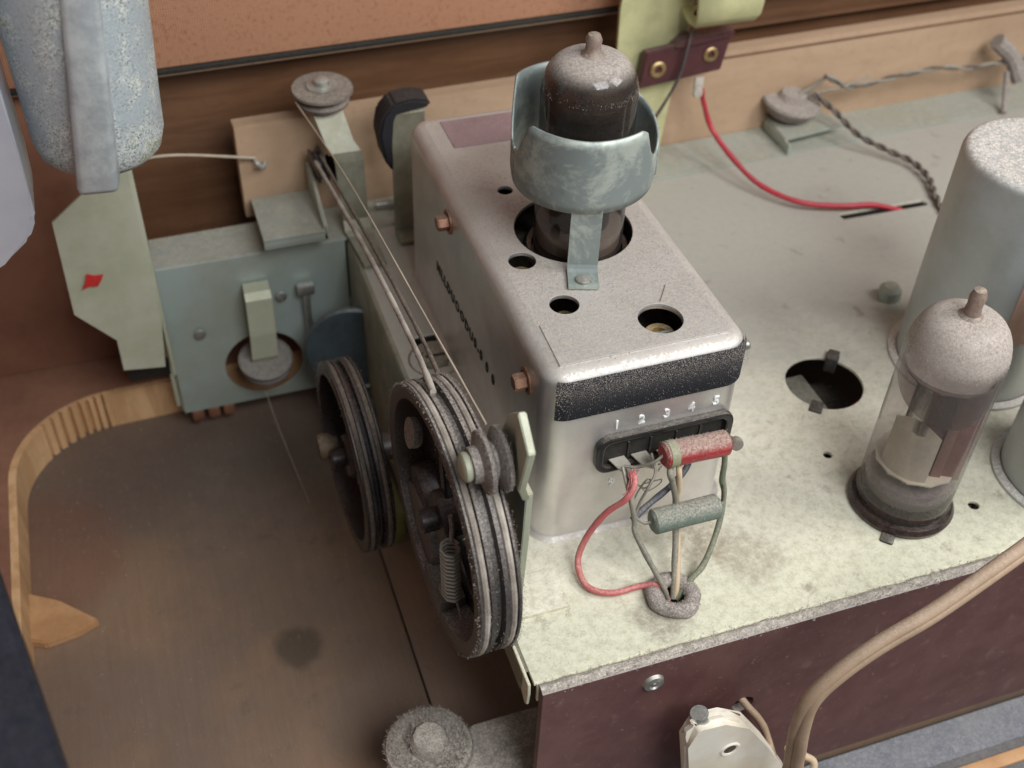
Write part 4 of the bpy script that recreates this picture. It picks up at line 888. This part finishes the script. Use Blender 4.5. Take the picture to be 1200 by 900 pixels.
# flywheel half hidden under the rail
fw = thing('flywheel', (-1.9, 10.6, -3.0), 'blue-grey round flywheel half hidden under the chassis rail', 'flywheel')
bm = B(); lathe(bm, [(0, -.1), (1.35, -.1), (1.45, 0), (1.45, .12), (1.38, .18), (0, .18)], (-1.7, 10.6, -2.75), (-.25, -1, 0.12), 60); obj('wheel', bm, 'blue_metal', fw)
bm = B(); tube(bm, [(-2.6, 10.1, -3.9), (-1.45, 10.0, -3.75)], .05, 8, 1, False); obj('rim_wire', bm, 'steel', fw)
bm = B(); box(bm, -2.5, -1.3, 9.6, 11.0, -6.2, -4.3, .05); obj('motor_base', bm, 'blue_metal', fw)
bm = B(); box(bm, -2.1, -1.5, 6.0, 8.6, -6.25, -5.0, .05); obj('green_block', bm, mat('olive_green_block', lin((128, 132, 66)), lin((104, 106, 54)), rough=.6, dust=.3), None, label='olive-yellow block under the chassis rail between the drums', cat='block')

# screw and cup sunk in the rail beside the box
sk = thing('sunk_screw', (-.35, 6.7, -.05), 'dusty slotted screw on a rubber cup sunk in the rail by the box', 'screw')
bm = B(); lathe(bm, [(0, .12), (.30, .12), (.36, .06), (.38, -.05), (.60, -.06), (.66, .04), (.7, 0), (.72, -.3)], (-.42, 6.45, 0), (0, 0, 1), 36); obj('cup', bm, mat('dusty_cup', lin((118, 108, 92)), lin((92, 84, 72)), rough=.7, dust=.7), sk)
bm = B(); box(bm, -.68, -.16, 6.41, 6.49, .115, .14, 0.0); obj('slot', bm, 'ink', sk)
bm = B(); box(bm, -1.2, .3, 5.8, 7.7, -1.0, -.9, 0.0); obj('black_pad', bm, 'ink', sk)  # flat black sheet below the rail hole

# upright bracket and black rubber by the back left of the box
ub = thing('corner_bracket', (.45, 12, 0), 'greenish plated bracket capped with black rubber behind the silver box', 'bracket')
bm = B(); pr = [(.02, .95, 12.0, 0.05), (.02, .95, 12.0, 3.85), (.05, 1.0, 12.2, 4.0), (.1, 1.05, 12.8, 4.05)]
rr = [(bm.verts.new((a, y, z)), bm.verts.new((b, y, z))) for a, b, y, z in pr]
for a, b in zip(rr, rr[1:]): bm.faces.new((a[0], a[1], b[1], b[0]))
u_ = obj('upright', bm, 'olive', ub, False); sm = u_.modifiers.new('thickness', 'SOLIDIFY'); sm.thickness = .12 * S
bm = B(); box(bm, .0, .95, 11.4, 12.0, .04, .16, .03); obj('foot', bm, 'olive', ub)
bm = B(); prism(bm, [(.02, 2.1), (-.22, 2.5), (-.34, 3.3), (-.22, 3.85), (.1, 4.18), (.6, 4.26), (1.1, 4.16), (1.1, 3.96), (.12, 3.96), (0, 3.7)], (0, 12.75, 0), (1, 0, 0), (0, 0, 1), .8, .07); obj('rubber_cap', bm, mat('matt_black_rubber', lin((22, 24, 32)), rough=.6, dust=.1, side=.03), ub)
wire('steel_rod', [(-.25, 13.3, .25), (.2, 13.25, .25), (.6, 13.2, .25)], .13, 'steel', 'short bright steel rod lying on the ledge beside the corner bracket', 'rod')

# ================================================================ green side plate with the red paint mark
gpz = thing('side_plate', (-8, 11.2, -2), 'pale green side plate with a red paint dab, below the zinc magnet', 'plate')
mt = basis((0, 11.2, 0), (1, 0, 0), (0, 0, 1), (0, -1, 0))
plate('plate', [(-8.05, 6.0), (-8.03, 3.35), (-8.9, 2.66), (-9.0, -0.25), (-8.12, -1.35), (-8.14, -2.45), (-7.02, -2.6), (-6.86, -1.0), (-6.84, 6.0)], [], .1, 'green', gpz, .015, mt)
bm = B(); box(bm, -6.87, -6.77, 11.22, 12.1, -3.0, 6.0, .02); obj('side_flange', bm, 'green', gpz)
bm = B(); prism(bm, [(-8.62, .55), (-8.50, .78), (-8.42, 1.02), (-8.25, .93), (-8.02, .92), (-8.1, .76), (-8.22, .58), (-8.42, .62)], (0, 11.16, 0), (1, 0, 0), (0, 0, 1), .02, 0.0); obj('paint_dab', bm, 'red_paint', gpz)
bm = B(); box(bm, -8.1, -6.9, 12.0, 13.8, -3.6, -2.9, .03); obj('rubber_block', bm, 'ink', None, label='dark block in the gap under the pale green side plate', cat='block')
for x0, lab in ((-6.6, 'leftmost of three small brown lugs under the grey-green flange'), (-6.12, 'middle one of three small brown lugs under the flange'), (-5.66, 'rightmost of three small brown lugs under the grey-green flange')):
    bm = B(); box(bm, x0, x0 + .38, 12.2, 12.7, -5.85, -5.42, .08); obj('fibre_lug', bm, 'copper', None, label=lab, cat='lug', group='small brown lugs under the flange')

# zinc magnet pot hanging top left
zm = thing('speaker_magnet', (-7.2, 5.2, 7.8), 'mottled zinc-plated speaker magnet with a raised strap, top left', 'speaker magnet')
bm = B(); R0 = 1.16
prof = [(0, 0), (.75, 0.0), (.95, .06), (1.08, .2), (R0, .5), (R0 + .02, 1.2), (R0 + .08, 2.6), (R0 + .2, 5.5), (0, 5.5)]
lathe(bm, prof, (-7.08, 5.1, 7.9), (0.02, 0, 1), 64)
for v in bm.verts:
    if v.co.y > 5.1: v.co.y += (v.co.y - 5.1) * .4
obj('pot', bm, 'zinc', zm, True, 50)
bm = B(); box(bm, -.36, .36, -.5, .5, .22, 5.6, .12, Matrix.Translation((-7.28, 4.0, 7.75)) @ Matrix.Rotation(radians(-6), 4, 'Z'))

for v in bm.verts:
    k = (v.co.z - 7.9) / 3; v.co.x = -7.22 + (v.co.x + 7.28) * (1 - .14 * k) + .36 * k; v.co.y += .12 * k
obj('strap', bm, mat('smooth_zinc', lin((196, 202, 204)), lin((164, 170, 174)), metal=.35, rough=.34, dust=.3, side=.15, scale=2, bump=.6), zm, True, 50)
# smooth silver bell left of it
bm = B(); prism(bm, [(-13, 6.2), (-9.6, 6.2), (-9.15, 6.55), (-8.62, 6.95), (-8.42, 7.35), (-8.40, 8.0), (-8.36, 14), (-13, 14)], (0, 4.0, 0), (1, 0, 0), (0, 0, 1), -1.6, 0.10)
sbell = obj('silver_cover', bm, 'silver', None, True, 50, label='smooth silver-lilac metal cover at the left edge with rounded corner', cat='cover')
for (x, z, r) in ((-8.95, 9.9, .10), (-9.12, 9.1, .16)):
    bm = B(); lathe(bm, [(0, .012), (r, .01), (r + .02, 0)], (x, 4.0, z), (0, -1, 0), 16, .3); obj('red_smudge', bm, mat('faded_red_stain', lin((168, 110, 128)), rough=.5, dust=0), sbell)

# ================================================================ rear right: arm, terminal strip, lamp holder
ra = thing('rear_arm', (8.2, 13.6, .1), 'cream-green metal arm rising behind the left tube, with a rolled end', 'bracket')
bm = B(); prism(bm, [(7.35, .05), (7.25, 5.2), (7.5, 8.0), (9.75, 8.0), (9.60, 5.4), (9.35, 3.4), (9.05, .05)], (0, 13.7, 0), (1, 0, 0), (0, 0, 1), -.14, .03); obj('arm', bm, 'cream_green', ra)
bm = B(); pr = [(9.0, 11.05, 12.7, 7.2), (9.0, 11.05, 12.38, 5.6), (9.02, 11.02, 12.40, 5.25), (9.05, 10.95, 12.55, 5.02), (9.05, 10.9, 12.9, 4.98), (9.1, 10.9, 13.55, 5.1)]
rr = [(bm.verts.new((a, y, z)), bm.verts.new((b, y, z))) for a, b, y, z in pr]
for a, b in zip(rr, rr[1:]): bm.faces.new((a[0], a[1], b[1], b[0]))
ro = obj('rolled_end', bm, 'cream_green', ra, True, 60); sm = ro.modifiers.new('thickness', 'SOLIDIFY'); sm.thickness = .12 * S; sm.offset = 0
ts = thing('tag_strip', (9.2, 13.3, 3.3), 'maroon tag strip with two brass eyelets on the cream-green arm', 'terminal strip')
bm = B(); prism(bm, [(7.85, 2.85), (10.55, 3.12), (10.75, 4.25), (8.0, 3.98)], (0, 13.55, 0), (1, 0, 0), (0, 0, 1), .3, .03); obj('board', bm, 'maroon', ts)
bm = B(); prism(bm, [(8.9, 4.06), (10.75, 4.22), (10.75, 4.40), (9.2, 4.3)], (0, 13.62, 0), (1, 0, 0), (0, 0, 1), .5, .02); obj('top_flange', bm, 'maroon', ts)
for (x, z, r) in ((8.43, 3.42, .26), (10.12, 3.68, .24)):
    bm = B(); lathe(bm, [(r * .45, -.02), (r * .5, .05), (r * .8, .07), (r, .03), (r, 0)], (x, 13.24, z), (0, -1, 0), 24); obj('eyelet', bm, 'brass', ts)
bm = B(); box(bm, 9.75, 10.05, 13.25, 13.33, 2.35, 2.95, .02); lathe(bm, [(0, .1), (.15, .08), (.18, 0)], (9.85, 13.2, 2.5), (0, -1, 0), 12, .2); obj('solder_tag', bm, 'lug', ts)
wire('black_lead', [(9.35, 13.1, 5.2), (9.25, 13.1, 4.2), (9.1, 13.1, 3.2), (8.75, 13.1, 2.4), (8.3, 13.1, 1.6), (7.8, 12.9, .9)], .05, 'dark_wire', 'thin dark wire hanging in front of the maroon tag strip')
wire('crimson_wire', [(9.98, 13.2, 2.55), (10.2, 13.3, 2.0), (10.5, 13.1, 1.2), (10.8, 12.2, .7), (11.2, 11.0, .35), (12.0, 9.9, .25), (13.2, 9.4, .2), (14.2, 9.25, .15), (15.2, 9.1, -.15)], .085, 'red_wire2', 'crimson wire running from the tag strip into the long slot')
lh = thing('lamp_holder', (14.3, 14.2, .9), 'dusty round lamp holder on a bent tab at the back of the chassis', 'lamp holder')
bm = B(); lathe(bm, [(0, -.5), (.55, -.5), (.75, -.38), (.8, -.2), (.95, -.12), (1.0, 0), (.95, .08), (.5, .12), (.4, .3), (0, .3)], (14.0, 14.25, 1.05), (0.1, -.1, 1), 36, .05); obj('cap', bm, 'rubber', lh)
bm = B(); prism(bm, [(13.2, 13.0), (15.6, 13.3), (15.2, 14.6), (13.3, 14.6)], (0, 0, .36), (1, 0, 0), (0, 1, 0), .1, .02); box(bm, 13.2, 13.28, 12.7, 14.4, .08, .40, .01); obj('tab', bm, 'green_grey', lh)
bm = B(); tube(bm, [(14.2, 14.2, 1.3), (14.7, 14.1, 1.6), (15.0, 14.0, 1.95)], .07, 8); obj('prong', bm, 'bare_wire', lh)
def twisted(name, pts, r, ms, label, pitch=.9, cat='wire'):
    P = spline(pts, 14); root = None
    for s, mm in enumerate(ms):
        x, y = None, None; out = []; dist = 0
        for i, q in enumerate(P):
            t = (P[min(i + 1, len(P) - 1)] - P[max(i - 1, 0)]).normalized(); u, v, _ = frame(t)
            if i: dist += (q - P[i - 1]).length
            a = dist / pitch * 2 * pi + s * pi; out.append(q + (u * cos(a) + v * sin(a)) * r * .95)
        bm = B(); tube(bm, out, r, 8, 1, False)
        if root is None: root = obj(name, bm, mm, None, True, 80, label=label, cat=cat)
        else: obj('second_strand', bm, mm, root, True, 80)
twisted('twisted_pair', [(14.6, 14.0, 1.35), (15.1, 13.4, 1.0), (15.5, 12.4, .6), (16.2, 11.6, .35), (16.7, 10.9, .25), (16.7, 10.0, .2), (16.4, 9.2, .15), (16.1, 8.2, .1)], .055, ['dark_wire', 'lint_brown'], 'dark and dull brown twisted pair of wires running down from the lamp holder')
twisted('twisted_pair', [(14.9, 14.0, 1.95), (15.3, 13.9, 1.75), (15.9, 13.9, 1.45), (16.8, 13.9, 1.5), (18.0, 13.9, 1.62), (19.5, 14.0, 1.60), (20.5, 14.0, 1.45), (22, 14.1, 1.4), (24, 14.1, 1.6)], .05, ['bare_wire', 'lint_brown'], 'dusty grey-brown twisted wires stretched along the tan board', 1.6)
wire('grey_lead', [(14.7, 14.1, 1.3), (15.6, 13.9, 1.5), (16.5, 13.9, 1.75)], .04, 'bare_wire', 'short grey lead crossing beside the lamp holder')
bm = B(); tube(bm, [(21.6, 14.2, 2.2), (22.3, 14.0, 1.6), (22.6, 13.6, .9)], .28, 10); tube(bm, [(22.1, 13.8, 1.2), (22.0, 13.4, .5), (21.8, 13.0, .1)], .10, 8); obj('lamp_clip', bm, 'rubber', None, label='grimy metal clip at the back near the right edge', cat='clip')

# ================================================================ plug, cable, ledge
pg = thing('mains_plug', (3.0, -5, -2.5), 'cream bakelite mains plug hanging in front of the maroon board', 'plug')
PL = [(2.05, -5.11), (1.62, -1.62), (1.6, -1.07), (1.81, -0.9), (2.48, -0.98), (3.01, -1.6), (3.67, -2.7), (4.55, -4.37), (5.93, -7.5)]
bm = B(); prism(bm, PL, (0, -4.7, 0), (1, 0, 0), (0, 0, 1), -.42, .16); obj('body', bm, 'plug', pg, True, 60)
bm = B(); lathe(bm, [(.10, -.06), (.15, 0.02), (.20, .03), (.24, 0.0)], (2.66, -4.7, -2.2), (0, -1, 0), 24); obj('screw_hole_rim', bm, 'plug', pg)
bm = B(); lathe(bm, [(0, .006), (.14, .006), (.15, 0)], (2.66, -4.7, -2.2), (0, -1, 0), 20); obj('screw', bm, mat('tarnished_screw', lin((92, 84, 72)), rough=.5, metal=.5, dust=.3), pg)
bm = B(); lathe(bm, [(.20, 0), (.20, .2), (.17, .25), (0, .25)], (1.98, -4.40, -1.16), (-.35, 0.1, 1), 16); obj('pin', bm, 'steel', pg)
bm = B()
A = spline([(10.5, -4.6, 3.9), (8.6, -5.0, 3.45), (6.9, -5.35, 2.95), (5.6, -5.5, 2.3), (4.65, -5.5, 1.75), (3.95, -5.5, 1.15), (3.50, -5.5, .45), (3.48, -5.5, -.5), (3.6, -5.5, -1.5), (3.7, -5.5, -2.6), (3.6, -5.4, -4.2)], 10)
for s in (-1, 1):
    pts = []
    for i, q in enumerate(A):
        t = (A[min(i + 1, len(A) - 1)] - A[max(i - 1, 0)]).normalized(); f = min(1, max(0, (i - 55) / 20)); w = Vector((.0, -1, .35)).cross(t).normalized() * .065 * (1 - .5 * f) + Vector((0, -1, 0)) * .08 * f
        pts.append(q + w * s)
    if s == -1: tube(bm, pts, .132, 14, 1, False); cab = obj('mains_cable', bm, 'cable', None, True, 80, label='buff flat twin mains cable arching across the maroon board', cat='cable')
    else: b2 = B(); tube(b2, pts, .132, 14, 1, False); obj('second_core', b2, 'cable', cab, True, 80)
wire('cord_tail', [(3.5, -3.4, -2.4), (3.65, -3.75, -2.55), (3.9, -3.95, -2.9), (4.1, -4.1, -3.4), (4.2, -4.5, -4.0)], .085, 'cable', 'short flex coming out of the hole in the maroon board beside the plug', 'cable')
wire('cord_loop', [(4.3, -4.6, -3.2), (4.7, -4.7, -3.55), (4.9, -4.9, -3.7), (4.6, -5.2, -4.2), (4.2, -5.3, -4.9)], .085, 'buff_wire', 'thin buff flex looping between the plug and the cable', 'cable')
bm = B(); box(bm, -8, 30, -6.6, -3.62, -6.9, -6.6, .04); 
for v in bm.verts: v.co.y += 0.0
lg = obj('front_ledge', bm, 'grey_felt', kind='structure')
bm = B(); box(bm, 4, 30, -6.7, -4.66, -6.62, -6.50, .03); obj('ledge_board', bm, mat('grey_board', lin((92, 92, 98)), rough=.8, dust=.3), None, kind='structure')
bm = B(); box(bm, 4, 30, -5.25, -4.92, -6.49, -6.38, .05); obj('wood_strip', bm, 'orange_wood', None, label='narrow orange-brown wood strip at the lower right corner', cat='wood strip')
